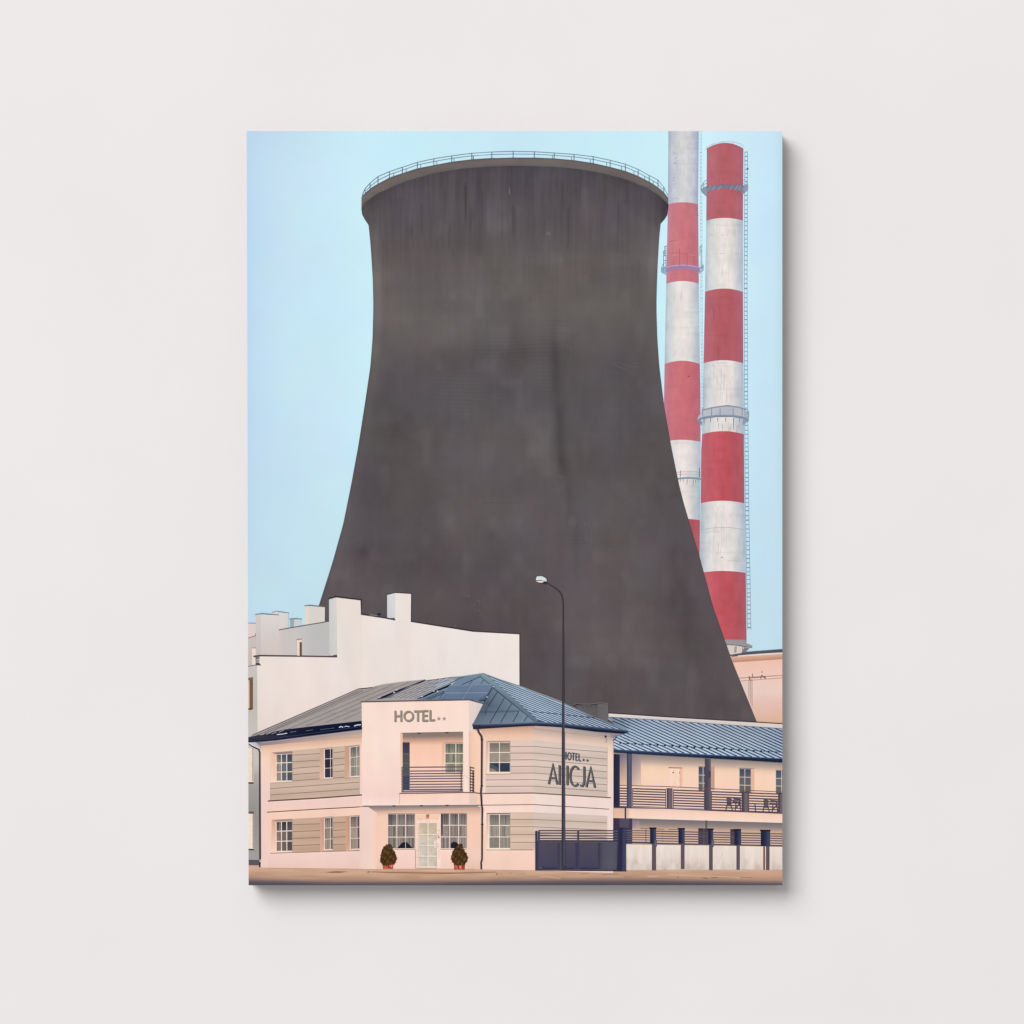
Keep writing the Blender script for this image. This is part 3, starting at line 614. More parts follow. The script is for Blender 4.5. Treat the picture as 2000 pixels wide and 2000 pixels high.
# ------------------------------------------------------------------ printed pavement and road
gr = Part('pavement', 'ground', label='tan pavement and road strip along the foot of the print')
def gr_fn(u, v, x, y):
    ys = [1690, 1697, 1702, 1708, 1713.5, 1717.5, 1721.5, 1725, 1729]
    cs = [(206, 168, 142), (206, 168, 142), (204, 164, 138), (196, 158, 132), (184, 148, 126), (150, 126, 116), (108, 94, 98), (90, 80, 90), (86, 78, 88)]
    yy = y + 2.2 * np.sin(x / 160.0) - 1.5 + 2 * np.clip((650 - x) / 150, 0, 1) - 2.4 * np.clip((x - 1150) / 300, 0, 1)
    rgb = np.stack([np.interp(yy, ys, [c[k] for c in cs]) for k in range(3)], -1)
    return rgb + 16 * vnoise(x, y, 40, 4, 11)[..., None] * np.clip((1722 - y) / 8, 0, 1)[..., None]
gr.patch([(485, 1690), (1528, 1690), (1528, 1729), (485.6, 1729)], gr_fn, 150, 24)
gr.poly(f('B', (1000, 1710), (1120, 1700), (1270, 1704), (1180, 1718), (1050, 1718)), (132, 102, 88)); 
gr.poly(f('D', (200, 1040), (480, 1046), (1200, 1050), (1800, 1044), (1800, 1052), (1200, 1070), (480, 1066), (330, 1056)), (178, 132, 108))
gr.line(f('D', (175, 1052), (220, 1050), (460, 1058), (880, 1066), (1200, 1070), (1560, 1060), (1810, 1052)), [1.2, .6, .8, .9, 1.1, .8, .6], (124, 88, 74)); gr.line(f('D', (1812, 1062), (1804, 1090)), 1.4, (70, 48, 44)); gr.ellipse(*f('D', (190, 1050))[0], 2.2, 1.0, (84, 58, 50))
for a, c in (([(1310, 945), (1420, 935)], (150, 116, 98)), ([(1580, 955), (1790, 942)], (152, 118, 98)), ([(800, 985), (900, 980), (1060, 1010)], (222, 186, 164)), ([(300, 945), (330, 950)], (150, 114, 98)), ([(430, 930), (440, 950)], (140, 104, 88)), ([(520, 950), (620, 940)], (176, 140, 118)), ([(1860, 985), (1932, 985)], (150, 116, 100))): gr.line(f('F', *a), .9, c)
for a, c in (([(690, 752), (900, 765), (1180, 772), (1500, 785)], (228, 186, 158)), ([(480, 772), (580, 770)], (224, 180, 154)), ([(775, 782), (790, 776)], (92, 64, 54)), ([(1030, 785), (1080, 792)], (110, 78, 64)), ([(1110, 785), (1180, 780)], (120, 86, 70)), ([(250, 775), (330, 778)], (160, 120, 100)), ([(1400, 780), (1520, 785)], (158, 114, 90))): gr.line(f('H', *a), 1.0, c)

# ------------------------------------------------------------------ printed hotel: walls
ho = Part('hotel', 'plaster', label='two storey pink hotel with grey cladding and a blue hipped roof')
PEACH, PINK, CREAM = (249, 212, 190), (243, 210, 200), (250, 224, 210)
# left wing wall
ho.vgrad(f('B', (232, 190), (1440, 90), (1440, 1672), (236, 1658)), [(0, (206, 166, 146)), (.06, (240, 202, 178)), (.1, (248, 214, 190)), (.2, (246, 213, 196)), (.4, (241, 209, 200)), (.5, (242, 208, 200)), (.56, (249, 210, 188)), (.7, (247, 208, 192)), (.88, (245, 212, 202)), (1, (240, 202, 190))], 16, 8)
ho.patch(f('B', (236, 860), (320, 855), (320, 1658), (238, 1658)), lambda u, v, x, y: np.array([242, 208, 198.0]) + 0 * u[..., None] + np.stack([4 * u, 3 * u, 2 * u], -1), 2, 4)
# ledges
def ledge(pts, fr, w, c=(108, 72, 66), hl=(252, 226, 214)):
    ho.line([(x, y + w * .9 + .6) for x, y in f(fr, *pts)], 1.2, hl); ho.line(f(fr, *pts), w * 1.35, c)
cl1 = Part('cladding', 'cladding', ho)
def clad(part, Q, c0, c1): part.patch(Q, lambda u, v, x, y: (np.array(c0) * (1 - u[..., None]) + np.array(c1) * u[..., None]) + 5 * np.sin(v * 19)[..., None], 6, 30)
clad(cl1, f('B', (352, 300), (1405, 207), (1403, 797), (348, 866)), (204, 179, 161), (206, 180, 162))
GV = (142, 112, 100)
for a, b in ((333, 312), (410, 390), (487, 462), (560, 537), (634, 610)): cl1.line(f('B', (612, a), (932, b)), 1.25, GV)
for a, b in ((302, 288), (376, 364), (452, 440), (527, 515), (602, 592)): cl1.line(f('B', (1090, a), (1228, b)), 1.25, GV)
for a, b in ((725, 650), (800, 728)): cl1.line(f('B', (354, a), (1398, b)), 1.25, GV)
cl1.line(f('B', (1400, 590), (1400, 795)), .8, (176, 150, 138)); cl1.line(f('B', (352, 660), (350, 860)), .8, (180, 154, 142))
cl2 = Part('cladding', 'cladding', ho)
clad(cl2, f('B', (608, 1082), (1404, 1040), (1404, 1458), (608, 1474)), (200, 169, 147), (196, 164, 142))
for a, b in ((1150, 1140), (1233, 1220), (1315, 1300), (1397, 1385)): cl2.line(f('B', (612, a), (938, b)), 1.25, GV)
for a, b in ((1130, 1122), (1218, 1210), (1300, 1292), (1385, 1380)): cl2.line(f('B', (1088, a), (1238, b)), 1.25, GV)
ledge([(320, 872), (900, 838), (1432, 800)], 'B', 1.9); ledge([(310, 1004), (900, 968), (1430, 940), (1610, 934)], 'B', 1.4); ledge([(350, 1488), (990, 1468), (1404, 1456)], 'B', 1.2, (172, 122, 108))
# reveals and windows of the left wing
def reveal(Q, c): ho.poly(Q, c)
PGL = lambda c, a=8: (lambda i, j: jit(c, a))
reveal(f('B', (354, 298), (612, 284), (612, 646), (352, 660)), [(246, 196, 166), (180, 150, 140), (240, 214, 198), (254, 220, 196)])
ho.poly(f('B', (372, 300), (610, 286), (608, 312), (420, 322)), (150, 130, 128))
window(ho, f('B', (414, 318), (610, 308), (612, 638), (416, 642)), [.34, .66], [.33, .66], lambda i, j: jit(((166, 146, 138), (108, 116, 128), (92, 94, 104))[i], 7), fw=1.5, mw=1.6)
reveal(f('B', (932, 252), (1092, 238), (1092, 604), (930, 624)), [(206, 166, 142), (214, 178, 156), (236, 204, 188), (222, 184, 160)])
window(ho, f('B', (982, 254), (1086, 244), (1088, 602), (984, 606)), [.74], [.35, .66], PGL((50, 46, 68), 6), fw=1.7, mw=.9)
reveal(f('B', (1228, 228), (1406, 210), (1406, 590), (1226, 606)), [(206, 158, 134), (180, 144, 126), (236, 204, 188), (214, 172, 148)])
window(ho, f('B', (1284, 232), (1402, 214), (1404, 582), (1286, 590)), [.72], [.36, .66], PGL((160, 154, 144), 6), fw=1.7, mw=.9)
ho.line(f('B', (1228, 604), (1400, 590)), 1.0, (176, 134, 116)); ho.line(f('B', (352, 659), (616, 645)), 1.0, (186, 148, 130)); ho.line(f('B', (932, 624), (1094, 606)), .9, (186, 146, 126))
reveal(f('B', (366, 1092), (610, 1080), (610, 1470), (358, 1482)), [(220, 172, 146), (190, 156, 142), (246, 216, 200), (254, 214, 192)])
ho.poly(f('B', (372, 1094), (610, 1082), (610, 1106), (420, 1112)), (176, 142, 130))
window(ho, f('B', (414, 1112), (610, 1102), (612, 1466), (416, 1468)), [.34, .66], [.33, .66], lambda i, j: jit(((156, 130, 122), (74, 68, 74) if j == 0 else (120, 110, 106), (96, 88, 90))[i], 7), fw=1.5, mw=1.6)
reveal(f('B', (936, 1068), (1088, 1054), (1088, 1450), (940, 1468)), [(212, 162, 136), (120, 104, 112), (226, 184, 164), (224, 176, 152)])
window(ho, f('B', (982, 1066), (1086, 1056), (1088, 1446), (984, 1450)), [.76], [.33, .67], lambda i, j: jit((172, 150, 140) if i == 0 else (88, 80, 92), 6), fw=1.5, mw=.9)
reveal(f('B', (1234, 1056), (1406, 1040), (1406, 1448), (1240, 1462)), [(212, 160, 134), (90, 80, 96), (232, 190, 170), (222, 172, 148)])
window(ho, f('B', (1286, 1050), (1402, 1042), (1404, 1440), (1288, 1446)), [.74], [.34, .67], lambda i, j: jit((172, 150, 138) if i == 0 else (92, 84, 96), 6), fw=1.5, mw=.9)
# right wing walls (two faces meeting at a corner)
xc = 1041.0
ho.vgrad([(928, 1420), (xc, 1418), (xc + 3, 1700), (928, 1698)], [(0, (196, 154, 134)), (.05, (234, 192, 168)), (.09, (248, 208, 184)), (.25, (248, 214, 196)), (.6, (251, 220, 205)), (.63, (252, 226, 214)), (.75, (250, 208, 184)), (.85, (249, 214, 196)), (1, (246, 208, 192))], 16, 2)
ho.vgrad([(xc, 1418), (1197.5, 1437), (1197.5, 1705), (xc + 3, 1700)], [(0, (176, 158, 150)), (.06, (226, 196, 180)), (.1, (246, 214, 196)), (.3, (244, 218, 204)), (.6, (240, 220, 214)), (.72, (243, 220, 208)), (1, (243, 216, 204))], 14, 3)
cl3 = Part('cladding', 'cladding', ho)
clad(cl3, f('E', (120, 948), (712, 936), (714, 1602), (120, 1602)), (224, 198, 186), (226, 200, 188))
clad(cl3, f('E', (712, 936), (1646, 1026), (1646, 1652), (714, 1602)), (218, 200, 188), (212, 194, 182))
GV2 = (152, 122, 112)
for (x0, a, b, c) in ((430, 1018, 1015, 1090), (430, 1100, 1098, 1175), (430, 1186, 1183, 1258), (430, 1268, 1266, 1336), (430, 1352, 1350, 1418), (120, 1438, 1432, 1498), (120, 1520, 1516, 1582)): cl3.line(f('E', (x0, a), (712, b), (1646, c)), 1.25, GV2)
cl3.line(f('E', (1648, 1026), (1648, 1640)), .8, (186, 160, 146)); cl3.line(f('E', (120, 1540), (712, 1536)), 2.4, (226, 204, 200))
cl4 = Part('cladding', 'cladding', ho)
clad(cl4, f('F', (428, 170), (716, 170), (732, 640), (428, 642)), (220, 192, 172), (216, 190, 172))
clad(cl4, f('F', (716, 170), (1650, 216), (1650, 560), (732, 640)), (214, 194, 180), (214, 192, 182))
for (a, b, c) in ((262, 260, 302), (352, 352, 396), (450, 450, 490), (548, 548, 580)): cl4.line(f('F', (430, a), (716, b), (1640, c)), 1.25, GV2)
ledge([(78, 1608), (715, 1602), (1696, 1662)], 'E', 1.7, (116, 90, 84)); ledge([(0, 1757), (715, 1747), (1674, 1806)], 'E', 1.3, (140, 112, 102)); ledge([(125, 643), (735, 643)], 'F', 1.3, (170, 128, 110))
ho.poly(f('F', (716, 640), (745, 640), (745, 895), (730, 895)), (246, 208, 184))
reveal(fb('E', 128, 948, 432, 1362), [(214, 170, 150), (214, 180, 164), (252, 226, 206), (252, 224, 204)])
window(ho, fb('E', 158, 962, 428, 1344), [.5], [.34, .67], lambda i, j: jit((168, 156, 142), 5) if j < 2 else ((84, 92, 100) if i == 0 else (48, 62, 84)), frame=(252, 236, 216), fw=1.4, mw=1.3, curtain=False)
w_ = PARTS[-1]; w_.poly(f('E', (180, 1228), (285, 1228), (285, 1290)), (46, 60, 86)); w_.poly(f('E', (172, 1290), (225, 1300), (260, 1334), (172, 1334)), (150, 132, 118))
for k in range(9): w_.line(f('E', (170, 975 + 26 * k), (420, 975 + 26 * k)), .5, (158, 147, 134))
ho.line(f('E', (118, 1366), (432, 1362)), 1.3, (178, 142, 124)); ho.line(f('E', (130, 951), (430, 949)), 1.2, (176, 138, 122))
reveal(fb('F', 128, 180, 430, 640), [(220, 176, 154), (210, 180, 166), (252, 228, 210), (252, 226, 208)])
window(ho, fb('F', 158, 192, 428, 628), [.5], [.33, .66], PGL((160, 151, 140), 5), frame=(252, 238, 220), fw=1.4, mw=1.3)
ho.line(f('F', (130, 183), (430, 181)), 1.6, (150, 118, 106))
# security lamp under the eave
# ------------------------------------------------------------------ hotel entrance bay
ho.vgrad(f('D', (110, 230), (1602, 230), (1602, 1012), (110, 1016)), [(0, (188, 152, 138)), (.1, (236, 194, 170)), (.16, (249, 208, 184)), (.4, (250, 206, 184)), (.8, (248, 210, 194)), (1, (236, 196, 178))], 12, 2)
ho.hgrad(f('D', (80, 232), (300, 232), (300, 1014), (80, 1012)), [(0, (243, 209, 197)), (.5, (240, 211, 201)), (.85, (246, 210, 194)), (1, (249, 207, 184))], 8)
ho.hgrad(f('C', (1455, 820), (1610, 820), (1610, 1752), (1455, 1752)), [(0, (236, 196, 170)), (.35, (248, 206, 178)), (1, (250, 212, 192))], 6)
bay = Part('entrance_bay', 'plaster', ho)
bay.vgrad(f('C', (106, 458), (1452, 430), (1460, 1748), (110, 1758)), [(0, (251, 222, 208)), (.4, (251, 226, 212)), (.75, (250, 219, 206)), (.95, (247, 214, 202)), (1, (250, 226, 216))], 10, 2)
bay.poly(f('C', (1450, 430), (1644, 484), (1500, 735), (1524, 832), (1455, 826)), [(232, 214, 206), (222, 206, 200), (226, 210, 202), (240, 214, 200), (234, 214, 204)])
pass
# recess of the balcony
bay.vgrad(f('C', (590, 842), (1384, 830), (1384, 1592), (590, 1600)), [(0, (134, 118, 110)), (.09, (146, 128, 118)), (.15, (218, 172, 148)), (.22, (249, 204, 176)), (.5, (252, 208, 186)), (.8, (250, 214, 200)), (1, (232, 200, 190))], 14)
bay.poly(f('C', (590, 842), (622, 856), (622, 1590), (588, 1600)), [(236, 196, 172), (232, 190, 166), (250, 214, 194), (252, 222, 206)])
bay.line(f('C', (590, 840), (900, 834), (1460, 824)), 1.2, (252, 232, 220))
for x, y in ((828, 850), (1178, 843)): bay.poly(fb('C', x - 20, y - 6, x + 20, y + 7), (60, 46, 42))
bay.line(f('C', (1116, 960), (1116, 1380)), .9, (236, 190, 168)); bay.poly(fb('C', 1124, 962, 1384, 1378), [(226, 170, 146), (214, 160, 138), (240, 196, 172), (250, 214, 192)])
window(bay.parent, fb('C', 1150, 974, 1392, 1352), [.58], [.34, .67], PGL((152, 150, 134), 5), frame=(250, 230, 210), fw=1.3, mw=1.4)
window(bay.parent, fb('C', 620, 966, 708, 1568), [], [.235, .44, .68], lambda i, j: ((74, 70, 96), (92, 88, 92), (82, 92, 94), (62, 68, 90))[j], frame=(120, 112, 116), fw=.4, mw=1.0, curtain=False, name='balcony_door')
bw = PARTS[-1]; bw.line(f('C', (620, 962), (708, 962)), 1.6, (170, 128, 112)); bw.poly(fb('C', 620, 972, 704, 990), (70, 58, 62))
# balcony rail
br = Part('balcony_railing', 'metal', ho)
SL = (104, 86, 96)
for i, y in enumerate((1276, 1324, 1358, 1390, 1422, 1456, 1492, 1526, 1558)):
    br.line(f('C', (606, y + 3), (708, y + 2)), 1.5, (88, 84, 98)); br.line(f('C', (708, y + 2), (1384, y - 3)), 2.3, SL)
br.line(f('C', (1357, 1330), (1357, 1560)), 2.0, (84, 70, 82)); br.line(f('C', (612, 1280), (612, 1585)), 1.6, (96, 80, 88)); br.line(f('C', (606, 1582), (1384, 1574)), 3.2, (98, 94, 108)); br.line(f('C', (640, 1576), (1340, 1568)), .9, (206, 190, 190))
bay.hgrad(fb('C', 1380, 826, 1462, 1592), [(0, (248, 216, 198)), (.3, (253, 230, 216)), (.8, (250, 224, 210)), (1, (238, 206, 190))], 5)
for i in range(9): br.line(f('C', (1462, 1276 + i * 36), (1522, 1290 + i * 36)), 2.2, (86, 70, 80))
br.line(f('C', (1508, 1330), (1508, 1588)), 2.6, (62, 50, 62)); br.line(f('C', (1472, 1270), (1472, 1590)), 1.2, (96, 80, 88)); br.line(f('C', (1395, 1370), (1450, 1425)), .5, (176, 140, 130))
bay.poly(f('C', (584, 1606), (1462, 1598), (1462, 1748), (582, 1756)), [(252, 212, 190), (251, 214, 196), (250, 218, 206), (250, 220, 206)])
bay.poly(f('C', (1462, 1600), (1560, 1608), (1556, 1746), (1462, 1748)), [(232, 208, 196), (246, 208, 184), (238, 202, 182), (226, 204, 194)])
bay.line(f('C', (580, 1606), (900, 1604), (1384, 1594), (1520, 1596), (1604, 1608)), 1.9, (104, 76, 76)); bay.line(f('C', (581, 1610), (578, 1754)), .8, (226, 184, 166))
# soffit of the bay
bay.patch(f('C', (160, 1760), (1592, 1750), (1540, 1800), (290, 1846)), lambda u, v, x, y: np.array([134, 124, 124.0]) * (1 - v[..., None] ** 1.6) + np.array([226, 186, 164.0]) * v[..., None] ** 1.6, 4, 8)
bay.line(f('C', (110, 1756), (700, 1752), (1560, 1744)), 1.2, (252, 232, 224))
for x, y in ((512, 1763), (857, 1760), (1180, 1756)): bay.poly(fb('C', x - 19, y - 7, x + 19, y + 6), (56, 40, 38))
# ground floor glazing and door
def bigwin(x0, y0, x1, y1): return fb('D', x0, y0, x1, y1)
ho.poly(fb('D', 416, 310, 1428, 322), (226, 178, 152))
ho.poly(fb('D', 416, 320, 436, 700), (244, 208, 188))
window(ho, bigwin(430, 318, 774, 758), [.345, .665], [.335, .665], PGL((146, 134, 128), 6), frame=(246, 226, 214), fw=1.0, mw=1.4); lw = PARTS[-1]
lw.poly(f('D', (522, 752), (560, 742), (612, 682), (660, 670), (680, 678), (740, 742), (752, 752)), (28, 32, 48)); lw.line(f('D', (658, 620), (658, 752)), 1.2, (206, 194, 192)); lw.line(f('D', (548, 618), (548, 740)), 1.0, (232, 216, 206))
window(ho, bigwin(1096, 312, 1428, 758), [.35, .69], [.335, .665], PGL((150, 138, 130), 6), frame=(246, 226, 214), fw=1.0, mw=1.4); rw = PARTS[-1]
rw.poly(fb('D', 1102, 320, 1126, 590), [(52, 42, 48), (52, 42, 48), (96, 84, 84), (96, 84, 84)])
rw.ellipse(*f('D', (1272, 712))[0], 7.6, 6.6, (34, 36, 50)); rw.poly(fb('D', 1226, 716, 1318, 750), (34, 36, 50)); rw.ellipse(*f('D', (1355, 722))[0], 3.6, 4.6, (46, 42, 48))
for a in ([(505, 768), (792, 766)], [(1040, 766), (1424, 766)]): ho.line(f('D', *a), 1.2, (168, 134, 122)); ho.line([(x, y + 1.3) for x, y in f('D', *a)], 1.2, (252, 232, 220))
ho.poly(fb('D', 505, 776, 784, 1004), [(250, 216, 202), (250, 216, 204), (246, 208, 196), (246, 206, 192)]); ho.poly(fb('D', 1054, 776, 1424, 1004), [(251, 216, 202), (250, 212, 196), (246, 206, 190), (246, 208, 196)])
door = Part('door', 'fine', ho)
door.poly(fb('D', 782, 320, 1098, 1002), [(248, 216, 198), (250, 218, 202), (250, 222, 210), (246, 214, 202)])
door.poly(fb('D', 804, 328, 1072, 382), (250, 206, 178)); door.poly(fb('D', 916, 326, 956, 376), [(168, 104, 88), (168, 104, 88), (200, 140, 120), (200, 140, 120)]); door.line(f('D', (800, 384), (1076, 384)), .7, (228, 184, 164)); door.line(f('D', (804, 330), (804, 380)), .6, (232, 186, 160)); door.line(f('D', (1072, 330), (1072, 380)), .6, (232, 186, 160))
door.poly(fb('D', 816, 430, 1052, 994), (240, 222, 204)); door.line(f('D', (784, 1003), (784, 770)), 1.4, (186, 146, 136)); door.line(f('D', (784, 1003), (1054, 1002)), 1.2, (168, 140, 132)); door.line(f('D', (818, 434), (818, 990)), .8, (206, 170, 150)); door.line(f('D', (1048, 434), (1048, 990)), .8, (190, 168, 150))
for (y0, y1, c) in ((440, 570, (204, 184, 156)), (586, 708, (208, 196, 178)), (724, 843, (208, 197, 182)), (862, 978, (208, 196, 184))):
    for (x0, x1) in ((830, 930), (946, 1040)):
        door.poly(fb('D', x0, y0, x1, y1), [jit(c, 4), jit(c, 4), mixc(c, (176, 164, 150), .2), mixc(c, (226, 214, 200), .4)]); door.line(f('D', (x0, y0), (x1, y0)), .7, (168, 150, 132)); door.line(f('D', (x1, y0), (x1, y1)), .6, (184, 170, 152))
hd = door
for a in ([(1040, 640), (1040, 745)], [(1022, 660), (1045, 665)], [(1020, 690), (1050, 680)], [(1018, 735), (1050, 735)], [(1022, 660), (1022, 740)]): hd.line(f('D', *a), 1.1, (250, 238, 226))
for x, y in ((1060, 586), (1060, 735), (1082, 526)): hd.ellipse(*f('D', (x, y))[0], .9, .7, (120, 96, 88), 8)
hd.poly(fb('D', 1068, 594, 1084, 626), (170, 140, 130))
# ------------------------------------------------------------------ hotel roof
ro = Part('roof', 'metal', ho)
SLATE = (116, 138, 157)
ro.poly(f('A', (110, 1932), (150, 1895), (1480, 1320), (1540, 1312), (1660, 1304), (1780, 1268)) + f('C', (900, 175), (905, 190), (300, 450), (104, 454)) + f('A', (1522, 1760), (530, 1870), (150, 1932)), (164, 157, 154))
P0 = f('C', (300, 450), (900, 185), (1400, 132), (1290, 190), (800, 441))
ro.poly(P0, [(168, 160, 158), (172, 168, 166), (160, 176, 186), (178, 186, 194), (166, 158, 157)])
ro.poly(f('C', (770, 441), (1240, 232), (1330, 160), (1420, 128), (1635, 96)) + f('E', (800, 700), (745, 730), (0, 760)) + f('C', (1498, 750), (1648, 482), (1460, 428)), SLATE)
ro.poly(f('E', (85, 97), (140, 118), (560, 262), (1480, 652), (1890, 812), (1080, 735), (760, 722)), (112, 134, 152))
# seams of the left slope
LP = f('A', (160, 1905), (1480, 1326), (1540, 1322), (1900, 1262), (2040, 1262), (1522, 1490), (1522, 1722), (560, 1836))
LPh = [f('A', (160, 1905))[0], f('A', (1480, 1330))[0], f('C', (880, 185))[0], f('C', (300, 424))[0], f('A', (1520, 1480))[0], f('A', (1520, 1722))[0], f('A', (560, 1836))[0]]
for i in range(19):
    p = f('A', (150 + 145 * i, 1960 - 2 * i))[0]; q = (p[0] + 620, p[1] - 262 - i * 1.6)
    for hull in ([LPh[0], LPh[1], LPh[4], LPh[5], LPh[6]], [LPh[1], LPh[2], LPh[3], LPh[4]]):
        sg = clip_seg(p, q, hull)
        if sg: ro.line(list(sg), 1.0, (118, 107, 110))
for a in ([(150, 1905), (1480, 1322), (1660, 1304)], [(200, 1910), (1490, 1345)], [(255, 1905), (1540, 1345)]): ro.line(f('A', *a), 1.3 if a[0][0] == 150 else 1.0, (88, 74, 84))
ro.line(f('A', (1490, 1324), (1550, 1318), (1660, 1306)), 1.6, (56, 56, 74))
for a in ([(1130, 1640), (1520, 1560)], [(1380, 1612), (1520, 1590)], [(1780, 1330), (1932, 1300)]): ro.line(f('A', *a), .7, (146, 134, 132))
ro.line(f('C', (240, 268), (370, 236), (640, 198), (902, 176)), 1.0, (198, 192, 188))
MPh = f('C', (380, 410), (905, 190), (1380, 138), (1280, 195), (830, 412))
for i in range(9):
    p = f('C', (300 + 62 * i, 452))[0]; q = (p[0] + 130, p[1] - 56)
    sg = clip_seg(p, q, MPh)
    if sg: ro.line(list(sg), 1.0, (106, 99, 112))
for a in ([(560, 350), (900, 320)], [(760, 300), (1050, 262)], [(900, 240), (1230, 190)]): ro.line(f('C', *a), .7, (130, 122, 130))
ro.poly(f('C', (1010, 230), (1330, 150), (1300, 180), (1060, 262)), (158, 172, 186)); ro.line(f('C', (1010, 235), (1340, 152)), .8, (96, 104, 124))
NAVY = (28, 31, 54)
ro.poly(f('C', (288, 425), (340, 398), (560, 305), (760, 232), (905, 172), (906, 184), (860, 210), (770, 240), (700, 262), (600, 312), (440, 385), (380, 412)), NAVY)
ro.poly(f('C', (400, 410), (600, 312), (720, 262), (690, 285), (520, 365), (450, 405)), (96, 94, 112))
ro.poly(f('C', (785, 424), (860, 390), (1010, 318), (1230, 225), (1262, 232), (1180, 275), (1060, 322), (880, 402)), NAVY)
ro.line(f('C', (905, 190), (1200, 150), (1400, 132)), 1.0, (70, 78, 100)); ro.line(f('C', (1225, 222), (1330, 160), (1440, 124)), 1.3, (60, 62, 84))
for x, y in ((330, 398), (545, 305), (515, 340), (865, 388), (1012, 320), (1060, 322), (1240, 232)): ro.ellipse(*f('C', (x, y))[0], 1.9, 1.1, (214, 214, 214), 8)
# front hip
tri = f('C', (1600, 138), (2292, 706), (1500, 742), (1640, 480), (1450, 430), (930, 424))
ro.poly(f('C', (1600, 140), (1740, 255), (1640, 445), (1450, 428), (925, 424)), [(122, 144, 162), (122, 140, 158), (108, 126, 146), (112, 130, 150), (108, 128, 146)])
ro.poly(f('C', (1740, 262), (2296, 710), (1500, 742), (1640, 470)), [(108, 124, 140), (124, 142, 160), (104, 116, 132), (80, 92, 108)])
ro.line(f('C', (1635, 97), (1400, 132), (1200, 162)), 1.8, (132, 158, 168))
SE = (34, 46, 68)
ro.line(f('C', (925, 424), (1250, 290), (1600, 138), (1710, 232)), 1.2, SE); ro.line(f('E', (210, 280), (745, 710)), 1.3, SE)
for a in ([(880, 425), (1130, 320)], [(960, 424), (1140, 350)], [(1085, 420), (1140, 320)], [(1455, 240), (1500, 190)], [(1605, 230), (1640, 180)]): ro.line(f('C', *a), .9, SE)
for a in ([(110, 620), (130, 540)], [(140, 530), (270, 325)], [(170, 725), (355, 405)], [(305, 720), (445, 480)], [(460, 712), (540, 570)], [(600, 705), (645, 635)]): ro.line(f('E', *a), 1.35, SE)
for a in ([(45, 578), (545, 565)], [(45, 590), (540, 578)], [(125, 470), (178, 468)]): ro.line(f('E', *a), .9, (60, 76, 96))
# hip flashing and right slope
ro.poly(f('E', (85, 96), (140, 118), (262, 218), (812, 696), (800, 706), (745, 708), (215, 275), (60, 138)), [(132, 160, 170), (120, 146, 160), (100, 120, 136), (112, 128, 144), (96, 110, 130), (100, 116, 134), (104, 126, 142), (120, 146, 160)])
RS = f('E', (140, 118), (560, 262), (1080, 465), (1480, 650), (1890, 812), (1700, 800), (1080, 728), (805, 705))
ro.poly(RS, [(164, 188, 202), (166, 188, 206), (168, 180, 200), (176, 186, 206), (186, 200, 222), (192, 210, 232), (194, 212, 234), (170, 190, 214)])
conv = f('E', (140, 118), (560, 268), (1480, 655), (1885, 814), (1080, 728), (805, 705))
conv2 = f('E', (140, 118), (560, 262), (1480, 652), (1885, 814), (805, 706))
for i in range(13):
    t = .02 + i * .078; p = f('E', (140 + 660 * t, 118 + 585 * t))[0]; e = f('E', (1870 - 1050 * t, 812 - 104 * t))[0]
    ro.line([p, e], [1.3, 2.1], (36, 50, 74))
    k = .45; p2 = (p[0] + (e[0] - p[0]) * .1 + .9, p[1] + (e[1] - p[1]) * .1 + 1.5)
    ro.line([(p2[0] + 1, p2[1] - .1), (e[0] - 1, e[1] + 1.1 - 2.2)], .6, (96, 116, 146))
ro.line(f('E', (85, 97), (300, 178), (560, 262), (1080, 463), (1480, 648), (1900, 812)), 2.0, (122, 140, 152)); ro.line(f('E', (620, 295), (1080, 470), (1480, 652)), .8, (84, 88, 106)); ro.line(f('E', (560, 262), (900, 385), (1100, 462)), .9, (176, 164, 164))
ro.line(f('E', (700, 576), (1480, 656)), 1.0, (60, 74, 98))
for i in range(10): ro.ellipse(*f('E', (720 + 84 * i, 578 + 8.6 * i))[0], 2.2, 1.2, (30, 38, 58), 8)
so1 = Part('soffit', 'plaster', ho); so2 = Part('soffit', 'plaster', ho)
bc = Part('coping', 'metal', ho); bc.line(f('C', (95, 455), (700, 443), (1460, 429), (1652, 481)), 2.2, (96, 78, 80))
gu = Part('gutter', 'metal', ho)
# left eave
gu.poly(f('A', (60, 1940), (150, 1918), (300, 1890), (530, 1836), (1000, 1782), (1524, 1724)) + f('B', (1432, 30), (900, 95), (420, 158), (70, 180)), [(60, 58, 70)] * 2 + [(34, 36, 56)] * 2 + [(22, 26, 52)] * 2 + [(16, 20, 44)] * 4)
for a, w, c in (([(455, 1897), (520, 1892), (585, 1880)], 1.3, (226, 230, 240)), ([(480, 1868), (545, 1840)], .8, (190, 190, 200)), ([(250, 1902), (300, 1890)], .8, (196, 194, 202)), ([(320, 1896), (380, 1876)], .7, (186, 184, 194)), ([(390, 1890), (450, 1868)], .7, (186, 184, 194)), ([(620, 1868), (700, 1858)], .5, (150, 160, 184)),
        ([(1238, 1808), (1262, 1796), (1290, 1806)], 1.6, (232, 238, 250)), ([(1305, 1800), (1322, 1792), (1370, 1798)], 1.2, (222, 228, 242)), ([(1428, 1790), (1470, 1776), (1512, 1774)], 1.7, (226, 236, 250)), ([(820, 1850), (910, 1838)], .5, (140, 150, 176)), ([(1000, 1836), (1180, 1814)], .5, (120, 132, 160))):
    gu.line(f('A', *a), w, c)
gu.line(f('B', (70, 162), (420, 128), (900, 66), (1432, -8)), .8, (60, 72, 100))
